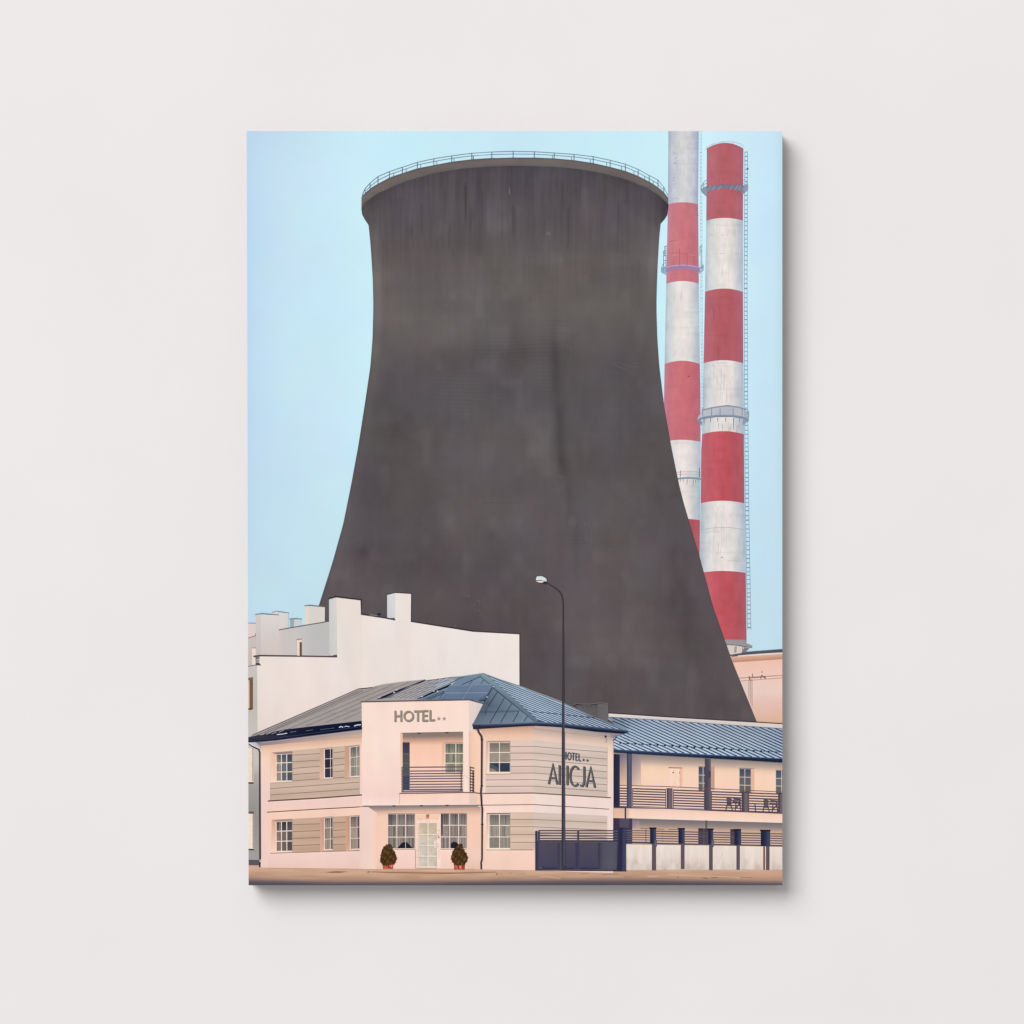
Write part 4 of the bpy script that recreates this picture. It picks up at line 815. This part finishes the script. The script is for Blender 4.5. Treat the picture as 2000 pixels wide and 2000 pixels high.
so1.poly(f('B', (100, 178), (190, 176), (420, 156), (900, 94), (1430, 29), (1430, 112), (900, 152), (236, 218)), [(120, 116, 132), (132, 122, 136), (138, 128, 140), (144, 134, 142), (156, 146, 148), (212, 182, 164), (196, 166, 156), (150, 138, 146)])
so1.poly(f('B', (100, 182), (175, 180), (236, 222), (234, 250), (218, 256), (110, 205)), [(216, 210, 218), (206, 200, 212), (170, 160, 172), (200, 190, 200), (220, 210, 214), (236, 230, 234)])
so1.line(f('B', (240, 188), (900, 106), (1430, 42)), .7, (196, 186, 190))
# right eave
so2.poly(f('E', (715, 780), (1080, 822), (1720, 900), (1890, 888), (1900, 862), (1080, 775), (740, 758)), [(214, 178, 158), (198, 178, 168), (176, 160, 156), (150, 140, 146), (132, 124, 138), (170, 158, 160), (196, 170, 158)])
gu = Part('gutter', 'metal', ho)
gu.poly(f('E', (-52, 734), (400, 726), (750, 708), (1080, 724), (1500, 768), (1900, 812), (1932, 816), (1926, 842), (1892, 862), (1500, 832), (1080, 778), (750, 752), (400, 772), (-36, 800)), [(58, 66, 88), (60, 70, 94), (64, 74, 98), (58, 68, 92), (52, 60, 84), (46, 54, 78), (46, 54, 78), (28, 34, 56), (28, 36, 58), (24, 32, 58), (24, 32, 56), (22, 30, 52), (22, 30, 52), (26, 34, 56)])
gu.line(f('E', (-50, 738), (400, 728), (750, 710), (1080, 727), (1500, 771), (1920, 816)), 1.5, (112, 124, 144)); gu.line(f('E', (60, 752), (400, 742), (750, 722), (1080, 742), (1900, 830)), .7, (84, 100, 126)); gu.poly(f('E', (800, 690), (840, 706), (770, 712), (760, 704)), (70, 80, 104))
so2.line(f('E', (760, 790), (1080, 828), (1700, 905)), .8, (226, 204, 192)); so2.line(f('E', (1700, 885), (1880, 880)), 1.4, (96, 94, 112)); so2.poly(fb('E', 1615, 878, 1640, 902), (44, 36, 46)); so2.line(f('E', (1632, 900), (1634, 970)), .6, (120, 100, 98))
dp = Part('downpipe', 'metal', ho)
PIPE = (66, 50, 60)
dp.line(f('E', (12, 775), (30, 832), (66, 890), (72, 960), (68, 1500), (60, 1585), (70, 1765), (78, 1800), (74, 1932)), [3.4, 4.2, 4.0, 3.8, 3.6, 3.6, 3.4, 3.4, 3.4], PIPE); dp.line(f('F', (75, 98), (73, 760), (62, 800), (64, 885)), 3.2, PIPE); dp.line(f('E', (18, 800), (60, 890)), 1.3, (70, 84, 112)); dp.line(f('E', (78, 950), (76, 1500)), .8, (110, 92, 98))
for y in (930, 1510): dp.line(f('E', (56, y), (88, y)), 1.6, (54, 40, 50))
dp.line(f('F', (58, 320), (92, 320)), 1.4, (54, 42, 54))
dp2 = Part('downpipe', 'metal', ho)
dp2.line(f('B', (98, 200), (140, 228), (212, 262), (226, 300), (228, 900), (230, 1560)), [2.0, 2.2, 2.4, 2.8, 3.2, 3.2], (46, 40, 54)); dp2.line(f('B', (228, 1590), (226, 1652)), 3.0, (52, 40, 52)); dp2.ellipse(*f('B', (228, 1582))[0], 1.5, 1.8, (190, 176, 170), 8)
vent = Part('roof_box', 'metal', ho)
vent.poly(f('E', (1250, 500), (1320, 500), (1530, 500), (1540, 655), (1480, 640), (1300, 560)), (97, 93, 95)); vent.hgrad(f('E', (1528, 480), (1662, 478), (1662, 716), (1528, 660)), [(0, (104, 99, 101)), (1, (108, 104, 106))], 3)
vent.line(f('E', (1228, 500), (1245, 480), (1430, 484), (1560, 466), (1662, 476)), 1.6, (116, 112, 116)); vent.line(f('E', (1228, 506), (1262, 486), (1330, 494)), 2.0, (54, 50, 56)); vent.line(f('E', (1430, 492), (1560, 474), (1660, 484)), .9, (66, 62, 66))
for x in (1340, 1395, 1450, 1510): vent.ellipse(*f('E', (x, 520))[0], 1.8, 1.6, (80, 76, 80), 8)
sp = Part('solar_panel', 'metal', ho)
SPQ = f('C', (1212, 246), (1768, 238), (1640, 428), (1100, 428))
sp.poly(f('C', (1212, 246), (1768, 238), (1772, 262), (1652, 448), (1600, 440), (1560, 428), (1100, 426)), [(102, 122, 148), (108, 126, 150), (92, 108, 132), (56, 66, 92), (84, 100, 124), (94, 112, 138), (90, 110, 136)])
for t in np.linspace(0, 1, 17): sp.line([bil(SPQ, t, .02), bil(SPQ, t, .98)], .9 if abs(t - .5) < .01 else .5, (152, 168, 190) if abs(t - .5) < .01 else (126, 144, 168))
for t in (0.02, .12, .22, .32, .42, .55, .65, .75, .85): sp.line([bil(SPQ, 0.01, t), bil(SPQ, .97, t)], .4, (120, 138, 162))
sp.line([bil(SPQ, 0, .54), bil(SPQ, .99, .54)], 1.0, (146, 168, 188)); sp.line(f('C', (1212, 246), (1768, 238)), 1.0, (132, 154, 176)); sp.line(f('C', (1766, 244), (1650, 446), (1580, 440)), 1.4, (34, 44, 68)); sp.ellipse(*f('C', (1682, 394))[0], 1.4, 1.2, (206, 210, 212), 8); sp.ellipse(*f('C', (1762, 262))[0], 1.6, 1.2, (190, 196, 204), 8)

# ------------------------------------------------------------------ lettering
def stroke_text(part, strokes, w, face, edge, light=None, off=(.8, .9)):
    for st in strokes: part.line([(x + off[0], y + off[1]) for x, y in st], w + .5, edge)
    if light:
        for st in strokes: part.line([(x - .6, y - .4) for x, y in st], w, light)
    for st in strokes: part.line(st, w, face)
def arc(fr, cx, cy, rx, ry, a0, a1, n=18): return f(fr, [(cx + rx * math.cos(math.radians(a0 + (a1 - a0) * i / n)), cy + ry * math.sin(math.radians(a0 + (a1 - a0) * i / n))) for i in range(n + 1)])
def star(part, cx, cy, r, c, hollow=None):
    pt = lambda R: [(cx + (R if i % 2 == 0 else R * .42) * math.sin(i * math.pi / 5), cy - (R if i % 2 == 0 else R * .42) * math.cos(i * math.pi / 5)) for i in range(10)]
    o = pt(r); part.multi([([(cx, cy), o[i], o[(i + 1) % 10]], c) for i in range(10)])
    if hollow:
        o2 = pt(r * .42); part.multi([([(cx, cy), o2[i], o2[(i + 1) % 10]], hollow) for i in range(10)])
sg = Part('sign_lettering', 'fine', ho, label='grey metal letters and two stars high on the entrance bay')
C_ = lambda *p: f('C', *p)
stroke_text(sg, [C_((530, 568), (530, 706)), C_((604, 566), (604, 704)), C_((530, 636), (604, 634)), arc('C', 698, 636, 55, 58, 0, 360, 26), C_((766, 576), (862, 573)), C_((814, 574), (814, 702)), C_((880, 562), (880, 702)), C_((880, 571), (942, 569)), C_((880, 630), (936, 628)), C_((880, 692), (942, 690)), C_((970, 558), (970, 698)), C_((970, 687), (1028, 685))], 3.3, (150, 141, 130), (112, 98, 90), (178, 168, 154), (.6, .8))
for x in (1076, 1144): star(sg, *f('C', (x, 668))[0], 4.3, (128, 112, 102), (226, 200, 186))
sg2 = Part('sign_lettering', 'fine', ho, label='dark metal letters on the cladding of the right wing')
E_ = lambda *p: f('E', *p)
stroke_text(sg2, [E_((912, 1490), (965, 1244), (1018, 1494)), E_((932, 1412), (1002, 1416)), E_((1048, 1252), (1048, 1498)), E_((1082, 1492), (1112, 1494)), E_((1146, 1258), (1146, 1504)), arc('E', 1242, 1390, 60, 122, -42, -312, 20), E_((1358, 1268), (1358, 1440), (1352, 1490), (1334, 1514), (1306, 1506)), E_((1384, 1528), (1440, 1282), (1492, 1534)), E_((1402, 1448), (1474, 1454))], 3.6, (98, 97, 100), (52, 48, 56), (148, 142, 138), (1.2, .6))
stroke_text(sg2, [E_((1098, 1082), (1098, 1176)), E_((1128, 1084), (1128, 1180)), E_((1098, 1128), (1128, 1132)), arc('E', 1170, 1138, 22, 44, 0, 360, 16), E_((1200, 1098), (1240, 1102)), E_((1219, 1100), (1219, 1188)), E_((1252, 1102), (1252, 1192)), E_((1252, 1106), (1274, 1108)), E_((1252, 1146), (1272, 1148)), E_((1252, 1188), (1276, 1191)), E_((1290, 1106), (1290, 1196)), E_((1290, 1194), (1320, 1198))], 1.9, (84, 86, 96), (50, 46, 58), None, (.6, .5))
for x, y in ((1352, 1188), (1402, 1194)): star(sg2, *f('E', (x, y))[0], 4.0, (76, 72, 80))

# ------------------------------------------------------------------ printed gallery wing
an = Part('gallery_wing', 'plaster', label='long low wing at the right with an open gallery and striped metal roof')
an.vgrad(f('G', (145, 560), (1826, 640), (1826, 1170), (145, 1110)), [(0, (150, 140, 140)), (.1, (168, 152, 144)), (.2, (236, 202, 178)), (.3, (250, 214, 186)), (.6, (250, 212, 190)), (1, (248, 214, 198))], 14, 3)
an.poly(f('G', (205, 575), (275, 575), (275, 890), (205, 890)), [(108, 106, 130), (130, 124, 140), (236, 196, 166), (226, 186, 160)]); an.poly(f('G', (325, 580), (415, 590), (415, 890), (325, 890)), [(132, 124, 136), (158, 146, 148), (240, 206, 186), (216, 180, 166)])
an.line(f('G', (415, 660), (415, 890)), .8, (226, 186, 166))
dr = Part('door', 'fine', an)
dr.poly(f('G', (700, 716), (806, 720), (806, 902), (700, 898)), (251, 216, 194)); dr.poly(f('G', (806, 712), (826, 712), (826, 902), (806, 902)), (240, 190, 166)); dr.line(f('G', (690, 708), (824, 712)), 1.8, (160, 112, 92)); dr.line(f('G', (804, 722), (804, 900)), .9, (216, 170, 148)); dr.ellipse(*f('G', (736, 757))[0], 1.5, 1.4, (70, 46, 44), 10); dr.line(f('G', (801, 745), (801, 768)), 1.4, (150, 116, 104))
for i, (x0, x1, y0, y1, cols) in enumerate(((984, 1066, 696, 945, [.6]), (1390, 1510, 716, 965, [.48]), (1752, 1850, 732, 970, [.62]))):
    window(an, f('G', (x0, y0), (x1, y0 + 4), (x1, y1 + 4), (x0, y1)), cols, [.34, .66], lambda i, j: jit(((92, 104, 120), (104, 108, 114), (112, 108, 106))[j], 5), frame=(226, 208, 198), fw=.9, mw=1.1, curtain=False)
an.poly(f('G', (1508, 712), (1540, 712), (1540, 950), (1508, 950)), (232, 184, 160)); an.line(f('G', (1390, 712), (1542, 716)), 1.4, (150, 140, 150)); an.poly(f('G', (1110, 690), (1142, 690), (1142, 930), (1110, 930)), (196, 160, 144)); an.line(f('G', (1143, 690), (1143, 930)), 1.2, (176, 140, 126))
# slab
an.vgrad(f('H', (140, 100), (1826, 148), (1826, 244), (140, 192)), [(0, (248, 208, 186)), (.5, (252, 216, 196)), (1, (250, 222, 206))], 4, 3)
an.poly(f('H', (140, 95), (300, 100), (300, 190), (140, 188)), [(226, 184, 158), (222, 186, 164), (240, 200, 176), (236, 192, 166)])
# ground floor
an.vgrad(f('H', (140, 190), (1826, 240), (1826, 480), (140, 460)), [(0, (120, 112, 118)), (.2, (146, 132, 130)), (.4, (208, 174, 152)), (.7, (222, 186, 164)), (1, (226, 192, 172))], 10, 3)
an.poly(fb('H', 140, 194, 330, 460), [(60, 52, 70), (72, 66, 86), (58, 56, 84), (50, 46, 70)]); an.poly(fb('H', 205, 195, 300, 290), (86, 78, 96)); an.poly(fb('H', 330, 215, 400, 290), [(138, 126, 132), (150, 136, 136), (200, 168, 152), (170, 150, 148)])
for a in ([(410, 295), (500, 295)], [(570, 302), (645, 304)], [(690, 305), (785, 306)]): an.line(f('H', *a), 1.2, (138, 92, 78))
an.line(f('H', (632, 305), (632, 440)), .8, (190, 150, 134))
for (x0, x1, y0) in ((984, 1086, 294), (1302, 1402, 304)):
    window(an, f('H', (x0, y0), (x1, y0 + 3), (x1, 456), (x0, 452)), [.55], [.5], PGL((72, 68, 80), 8), frame=(120, 108, 112), fw=.5, mw=1.0, curtain=False)
# posts
ps = lambda *Qs: [Part('post', 'metal', an).hgrad(f('G', *q), [(0, c[0]), (.5, c[1]), (1, c[2])], 4) for q, c in Qs]
ps(([(145, 572), (206, 576), (206, 1106), (145, 1104)], ((36, 36, 58), (42, 44, 70), (48, 46, 72))), ([(276, 556), (326, 560), (326, 1108), (276, 1106)], ((52, 52, 76), (92, 98, 120), (74, 74, 98))), ([(1050, 616), (1110, 622), (1112, 1132), (1050, 1130)], ((76, 68, 84), (84, 76, 88), (110, 100, 104))))
PARTS[-1].poly(f('G', (1088, 742), (1110, 742), (1110, 800), (1088, 812)), (70, 66, 76)); an.line(f('H', (262, 95), (262, 196)), 3.2, (70, 62, 78)); an.line(f('H', (1065, 215), (1065, 300)), 3.6, (92, 88, 90)); an.line(f('H', (318, 195), (318, 440)), 2.4, (60, 60, 90))
# chairs on the gallery
for x in (1265, 1632):
    c_ = Part('chair', 'fine', an); yy = 1005 + (x - 1265) * .045
    c_.poly(f('G', (x, yy), (x + 52, yy + 6), (x + 50, yy + 90), (x + 4, yy + 86)), (104, 90, 92)); c_.poly(f('G', (x + 52, yy + 4), (x + 145, yy + 12), (x + 145, yy + 24), (x + 90, yy + 26)), (84, 78, 100))
    for a in ([(x + 4, yy + 80), (x - 6, yy + 128)], [(x + 48, yy + 84), (x + 60, yy + 130)], [(x + 60, yy + 40), (x + 145, yy + 46)], [(x + 80, yy + 80), (x + 145, yy + 74)], [(x + 90, yy + 110), (x + 130, yy + 60)], [(x + 130, yy + 20), (x + 142, yy + 132)], [(x + 96, yy + 40), (x + 86, yy + 134)], [(x - 110, yy + 40), (x - 84, yy + 50), (x - 76, yy + 130)] if x > 1300 else [(x + 8, yy + 60), (x + 50, yy + 62)]):
        c_.line(f('G', *a), 2.2, (70, 62, 80))
gl = Part('gallery_railing', 'metal', an)
gl.line(f('G', (206, 884), (660, 896), (1100, 916), (1826, 950)), 1.5, (108, 88, 94))
def slats(xa, xb, n, y0, dy, sl=.036, w=1.9, c=(90, 76, 88)):
    for i in range(n):
        y = y0 + dy * i; gl.line(f('G', (xa, y + (xa - 206) * sl), (xb, y + (xb - 206) * sl)), w * 1.4, jit(c, 5))
slats(206, 276, 8, 912, 26); slats(330, 664, 8, 912, 25.4); slats(735, 1048, 8, 912, 25.6); slats(1114, 1422, 8, 914, 25.8); slats(1484, 1784, 8, 914, 26)
for x, y0, y1 in ((333, 915, 1095), (662, 920, 1100), (736, 930, 1110), (1046, 940, 1125), (1116, 940, 1130), (1420, 955, 1140), (1486, 965, 1140), (1782, 970, 1150)): gl.line(f('G', (x, y0), (x, y1)), 1.5, (82, 70, 84))
gl.line(f('G', (145, 1104), (660, 1112), (1100, 1132), (1826, 1162)), 2.2, (84, 72, 84)); gl.line(f('G', (330, 1098), (660, 1106)), .9, (206, 190, 192)); gl.line(f('G', (736, 1110), (1045, 1122)), .9, (196, 180, 182))
for q in ([(672, 916), (728, 918), (728, 1116), (672, 1114)], [(1424, 948), (1482, 950), (1482, 1148), (1424, 1146)], [(1784, 962), (1830, 964), (1830, 1160), (1784, 1158)]):
    p_ = Part('post', 'metal', an); p_.hgrad(f('G', *q), [(0, (72, 62, 74)), (.25, (88, 76, 86)), (.45, (120, 106, 112)), (1, (104, 92, 100))], 5); p_.poly(f('G', (q[0][0] - 4, q[0][1] - 4), (q[1][0] + 2, q[1][1] - 4), (q[1][0] + 2, q[1][1] + 6), (q[0][0] - 4, q[0][1] + 6)), (74, 58, 64))
# roof of the wing
ar = Part('roof', 'metal', an)
RP = f('G', (92, 204), (620, 236), (1830, 320), (1830, 622), (1000, 574), (145, 530), (145, 415), (300, 352), (92, 228))
ar.poly(RP, [(132, 148, 168), (168, 184, 204), (156, 168, 188), (180, 200, 222), (194, 212, 232), (198, 214, 236), (190, 200, 220), (170, 190, 212), (156, 174, 196)])
ar.poly(f('G', (96, 205), (300, 220), (240, 260), (300, 350), (150, 280)), [(128, 140, 160), (128, 144, 166), (140, 160, 184), (136, 158, 182), (112, 126, 148)])
hA = f('G', (92, 206), (1830, 322), (1830, 618), (145, 528)); 
hull1 = f('G', (300, 222), (1830, 322), (1830, 618), (300, 536)); hull2 = f('G', (145, 415), (300, 352), (300, 536), (145, 528)); hull0 = f('G', (96, 208), (300, 222), (300, 345), (170, 272))
for i in range(40):
    xb = 190 + 74 * i; p = f('G', (xb, 532 + (xb - 145) * .051))[0]; q = f('G', (xb - 810, 200 + (xb - 810) * .05))[0]
    for h in (hull1, hull2, hull0):
        s_ = clip_seg(q, p, h)
        if s_: ar.line(list(s_), [1.8, 2.2], (34, 48, 74))
ar.line(f('G', (200, 462), (900, 500), (1826, 556)), 1.0, (72, 90, 116))
for i in range(23): x = 212 + 73.5 * i; ar.ellipse(*f('G', (x, 462 + (x - 200) * .0578))[0], 2.1, 1.7, (26, 36, 56), 8)
ar.line(f('G', (145, 408), (300, 356)), 1.2, (110, 130, 150)); ar.line(f('G', (140, 440), (175, 404)), 1.8, (42, 44, 66))
fa = Part('fascia', 'plaster', an)
fa.poly(f('G', (94, 170), (620, 204), (1830, 276), (1830, 320), (620, 236), (94, 204)), [(232, 224, 216), (226, 222, 220), (228, 216, 206), (216, 204, 198), (206, 198, 198), (218, 210, 204)])
fa.line(f('G', (94, 164), (620, 200), (1830, 272)), 2.0, (64, 54, 62)); fa.line(f('G', (94, 205), (620, 237), (1830, 321)), 1.0, (82, 88, 108))
ag = Part('gutter', 'metal', an)
ag.poly(f('G', (145, 524), (1000, 572), (1830, 616), (1830, 656), (1000, 606), (145, 556)), [(60, 78, 108), (54, 72, 104), (40, 54, 84), (20, 26, 50), (22, 30, 54), (26, 36, 60)])
ag.line(f('G', (145, 527), (1000, 575), (1830, 619)), .9, (98, 122, 156))

# ------------------------------------------------------------------ printed boundary wall, gate, lamp, shrubs
fe = Part('boundary_wall', 'grime', label='low dirty white wall with dark slat panels and posts beside the gate')
def fw_fn(u, v, x, y):
    base = np.array([240, 226, 215.0]) * (1 - v[..., None]) + np.array([232, 218, 210.0]) * v[..., None]
    g = np.clip((v - .45) / .5, 0, 1) * (np.clip(vnoise(x, y, 9, 14, 21) + .25, 0, 1) * 36 + np.clip(vnoise(x, y, 3.4, 9, 22) + .1, 0, 1) * 30) + 10 * vnoise(x, y, 4.2, 60, 23) + 4
    return base - g[..., None] * np.array([.8, .95, 1.05])
fe.patch(f('H', (262, 444), (1830, 468), (1830, 708), (262, 712)), fw_fn, 150, 26)
fe.line(f('H', (262, 448), (1830, 470)), 1.6, (150, 128, 122)); fe.line(f('H', (262, 708), (1830, 704)), 1.0, (196, 170, 152))
for a in ([(360, 570), (360, 640)], [(400, 640), (430, 670)], [(380, 620), (395, 660)], [(935, 560), (925, 620)], [(1010, 580), (1005, 650)], [(760, 670), (810, 640)], [(1550, 620), (1590, 680)], [(1440, 600), (1470, 640)], [(1600, 640), (1620, 690)], [(1230, 540), (1200, 600)], [(1740, 640), (1790, 690)]): fe.line(f('H', *a), .8, (206, 193, 184))
sl = Part('slat_panel', 'metal', fe)
for i in range(6): 
    c = (92, 80, 92)
    sl.line(f('H', (266, 316 + i * 22.5), (505, 319 + i * 22.7)), 1.9, (100, 98, 116)); sl.line(f('H', (562, 322 + i * 24), (1085, 334 + i * 23.6), (1830, 350 + i * 23)), 2.1, c)
sl.line(f('H', (266, 434), (520, 440)), 2.2, (64, 62, 84)); sl.line(f('H', (562, 448), (1085, 458), (1830, 472)), 1.8, (100, 86, 92)); sl.line(f('H', (465, 300), (465, 435)), 1.6, (108, 92, 98))
for (cx0, cx1, cy, bx0, bx1, by1, sx0, sx1, sy) in ((498, 570, 285, 506, 566, 446, 525, 566, 712), (780, 852, 290, 788, 850, 446, 812, 849, 698), (1082, 1138, 295, 1084, 1132, 452, 1092, 1129, 710), (1332, 1410, 300, 1344, 1410, 460, 1364, 1398, 706), (1598, 1702, 308, 1606, 1698, 472, 1658, 1693, 708)):
    p_ = Part('post', 'metal', fe)
    p_.hgrad(fb('H', sx0, by1 - 4, sx1, sy), [(0, (84, 68, 78)), (.6, (108, 94, 102)), (1, (76, 66, 78))], 4)
    p_.hgrad(fb('H', bx0, cy + 8, bx1, by1), [(0, (32, 36, 58)), (.5, (42, 48, 74)), (.8, (66, 72, 98)), (1, (54, 60, 84))], 5)
    p_.poly(fb('H', cx0, cy, cx1, cy + 15), (26, 30, 46))
    if sx0 in (525, 1092): p_.poly(f('H', (bx1 - 18, 405), (bx1 + 8, 410), (bx1 + 8, 472), (bx1 - 6, 488), (bx1 - 18, 470)), (84, 84, 100)); p_.line(f('H', (bx1 - 2, 415), (bx1 - 2, 470)), .8, (140, 138, 148))
    if sx0 == 1658: p_.poly(fb('H', 1630, 470, 1648, 706), (140, 92, 82)); p_.line(f('H', (1640, 480), (1640, 700)), .8, (96, 60, 58))
ga = Part('gate', 'metal', label='dark sliding gate with solid panels and four top bars')
for i, y in enumerate((400, 432, 465, 498)): ga.line(f('F', (785, y), (1790, y + 2)), 2.5, (86, 74, 84))
ga.poly(fb('F', 1726, 395, 1792, 560), (58, 56, 82)); 
for i in range(5): ga.line(f('F', (1735, 408 + i * 34), (1780, 408 + i * 34)), .9, (120, 118, 138))
ga.vgrad(f('F', (798, 525), (1790, 525), (1790, 900), (798, 895)), [(0, (76, 72, 86)), (.1, (80, 76, 90)), (.6, (76, 72, 92)), (.95, (70, 68, 92)), (1, (40, 36, 60))], 8, 2)
ga.hgrad(fb('F', 1555, 552, 1765, 885), [(0, (70, 68, 84)), (.2, (84, 82, 96)), (.7, (92, 90, 104)), (1, (84, 82, 100))], 5, 2)
ga.hgrad(fb('F', 1020, 545, 1075, 890), [(0, (70, 66, 82)), (.4, (62, 62, 78)), (1, (84, 84, 98))], 4)
ga.hgrad(fb('F', 1240, 545, 1304, 890), [(0, (74, 70, 92)), (.4, (60, 56, 84)), (1, (76, 70, 90))], 4); ga.hgrad(fb('F', 1530, 545, 1556, 888), [(0, (74, 70, 88)), (.6, (56, 54, 72)), (1, (74, 72, 86))], 4)
ga.line(f('F', (798, 526), (1790, 530)), 2.6, (66, 62, 74)); ga.line(f('F', (810, 545), (1780, 546)), .8, (104, 100, 112)); ga.line(f('F', (830, 888), (1080, 890), (1770, 894)), .8, (100, 100, 120)); ga.line(f('F', (742, 896), (1300, 903), (1890, 908)), 1.6, (36, 30, 46)); ga.line(f('F', (806, 860), (828, 888)), .8, (130, 128, 140))
ga.poly(fb('F', 1270, 400, 1296, 545), (80, 72, 82))
gp = Part('gate_post', 'metal', ga); gp.hgrad(f('F', (742, 412), (802, 412), (802, 897), (742, 895)), [(0, (44, 42, 60)), (.4, (66, 60, 84)), (.8, (70, 66, 88)), (1, (88, 84, 98))], 5); gp.ellipse(*f('F', (758, 414))[0], 2.4, 2.0, (62, 60, 74), 12); gp.line(f('F', (790, 398), (790, 520)), 2.6, (74, 70, 86)); gp.line(f('F', (772, 418), (772, 530)), 1.0, (134, 130, 140))
gp2 = Part('gate_post', 'metal', ga); gp2.hgrad(f('F', (1786, 362), (1886, 362), (1886, 912), (1770, 908)), [(0, (54, 52, 74)), (.3, (44, 43, 70)), (.55, (46, 44, 76)), (.65, (68, 68, 94)), (1, (62, 64, 88))], 8); gp2.line(f('F', (1812, 366), (1872, 366)), 2.6, (22, 22, 46)); gp2.line(f('F', (1800, 362), (1886, 362)), .9, (84, 84, 104))

la = Part('street_lamp', 'metal', label='tall dark street lamp with a curved arm and pale head')
la.line(f('O', (640, 452), (700, 492), (770, 535), (840, 580), (890, 625), (925, 672), (948, 735), (960, 800), (964, 880)) + [(1099.9, 1240), (1100, 1370), (1100.2, 1480), (1100.4, 1698)], [1.6, 2.0, 2.1, 2.3, 2.6, 2.8, 2.9, 2.6, 2.4, 3.0, 4.8, 6.2, 7.2], (64, 58, 66))
la.line([(1101.2, 1370), (1101.6, 1480), (1102, 1690)], [1.2, 1.6, 2.0], (84, 84, 104)); la.line([(1098.6, 1400), (1098.2, 1480), (1098.0, 1690)], [.7, 1.2, 1.2], (50, 52, 72))
lh = Part('lamp_head', 'fine', la)
lh.poly(f('O', (440, 425), (540, 415), (640, 450), (655, 490), (620, 490), (540, 468), (455, 440)), (58, 48, 54)); lh.poly(f('O', (445, 432), (500, 428), (560, 430), (612, 446), (560, 466), (500, 458)), [(244, 206, 206), (255, 244, 242), (255, 246, 244), (226, 196, 196), (236, 190, 190), (250, 218, 216)])
lh.poly(f('O', (443, 414), (466, 346), (560, 340), (610, 360), (650, 392), (655, 442), (600, 434), (540, 416)), [(232, 232, 232), (206, 222, 220), (212, 230, 228), (204, 224, 222), (198, 218, 220), (206, 222, 224), (198, 210, 210), (222, 226, 224)])
lh.line(f('O', (440, 432), (466, 340), (562, 334), (656, 388), (660, 446)), .7, (70, 66, 74)); lh.line(f('O', (442, 424), (530, 414), (600, 436), (655, 456)), .8, (66, 54, 60))

def shrub(ax, ay, pts, pot, seed):
    rnd = random.Random(seed)
    s_ = Part('potted_shrub', 'leaf', label='clipped brown shrub in a terracotta pot, left of the door' if seed == 3 else 'clipped brown shrub in a terracotta pot, right of the door')
    P = f('D', *pts)
    pt = Part('pot', 'fine', s_); q = f('D', *pot)
    pt.hgrad(q, [(0, (168, 74, 58)), (.3, (208, 104, 82)), (.55, (190, 86, 66)), (1, (166, 74, 58))], 5)
    for k in range(9):
        u = rnd.uniform(.05, .9); pt.poly(subq(q, u, .05, u + .08, rnd.uniform(.4, .9)), rnd.choice([(236, 134, 108), (160, 62, 50), (214, 96, 72), (120, 46, 40)]))
    cx = sum(p[0] for p in P) / len(P); cy = sum(p[1] for p in P) / len(P)
    s_.multi([([(cx, cy), P[i], P[(i + 1) % len(P)]], (74, 50, 30)) for i in range(len(P))])
    x0, x1 = min(p[0] for p in P), max(p[0] for p in P); y0, y1 = min(p[1] for p in P), max(p[1] for p in P)
    def inside(x, y):
        c = False
        for i in range(len(P)):
            (xa, ya), (xb, yb) = P[i], P[(i + 1) % len(P)]
            if (ya > y) != (yb > y) and x < (xb - xa) * (y - ya) / (yb - ya) + xa: c = not c
        return c
    n = 0
    while n < 330:
        x, y = rnd.uniform(x0 - 1, x1 + 1), rnd.uniform(y0 - 2, y1 + 1)
        if not inside(x + (cx - x) * .06, y + (cy - y) * .06): continue
        n += 1
        k = .5 + .5 * math.sin(x * .55 + seed) * math.cos(y * .42 + x * .2); a = rnd.uniform(-1.2, 1.2) - math.pi / 2; l = rnd.uniform(1.2, 3.0); w = rnd.uniform(.5, 1.0)
        c = mixc((46, 28, 18), (136, 102, 58), max(0, min(1, k * .75 + rnd.uniform(-.25, .35))))
        dx, dy = math.cos(a) * l, math.sin(a) * l; nx, ny = -dy / l * w, dx / l * w
        s_.poly([(x - dx * .5, y - dy * .5), (x + nx, y + ny), (x + dx * .7, y + dy * .7), (x - nx, y - ny)], c)
shrub(0, 0, [(455, 695), (490, 730), (500, 770), (530, 820), (545, 865), (540, 910), (515, 950), (450, 962), (390, 968), (350, 940), (338, 890), (350, 820), (370, 755), (400, 720), (435, 705)], [(368, 955), (506, 955), (500, 1012), (374, 1012)], 3)
shrub(0, 0, [(1325, 706), (1350, 694), (1375, 725), (1392, 770), (1425, 820), (1442, 870), (1432, 915), (1400, 955), (1340, 966), (1275, 958), (1240, 915), (1230, 865), (1250, 800), (1280, 745)], [(1264, 952), (1408, 952), (1402, 1020), (1268, 1020)], 5)

for p in PARTS: p.build(root)
print('layers', int(PL_L.max()), 'polys', len(PL_P), 'parts', len(PARTS))
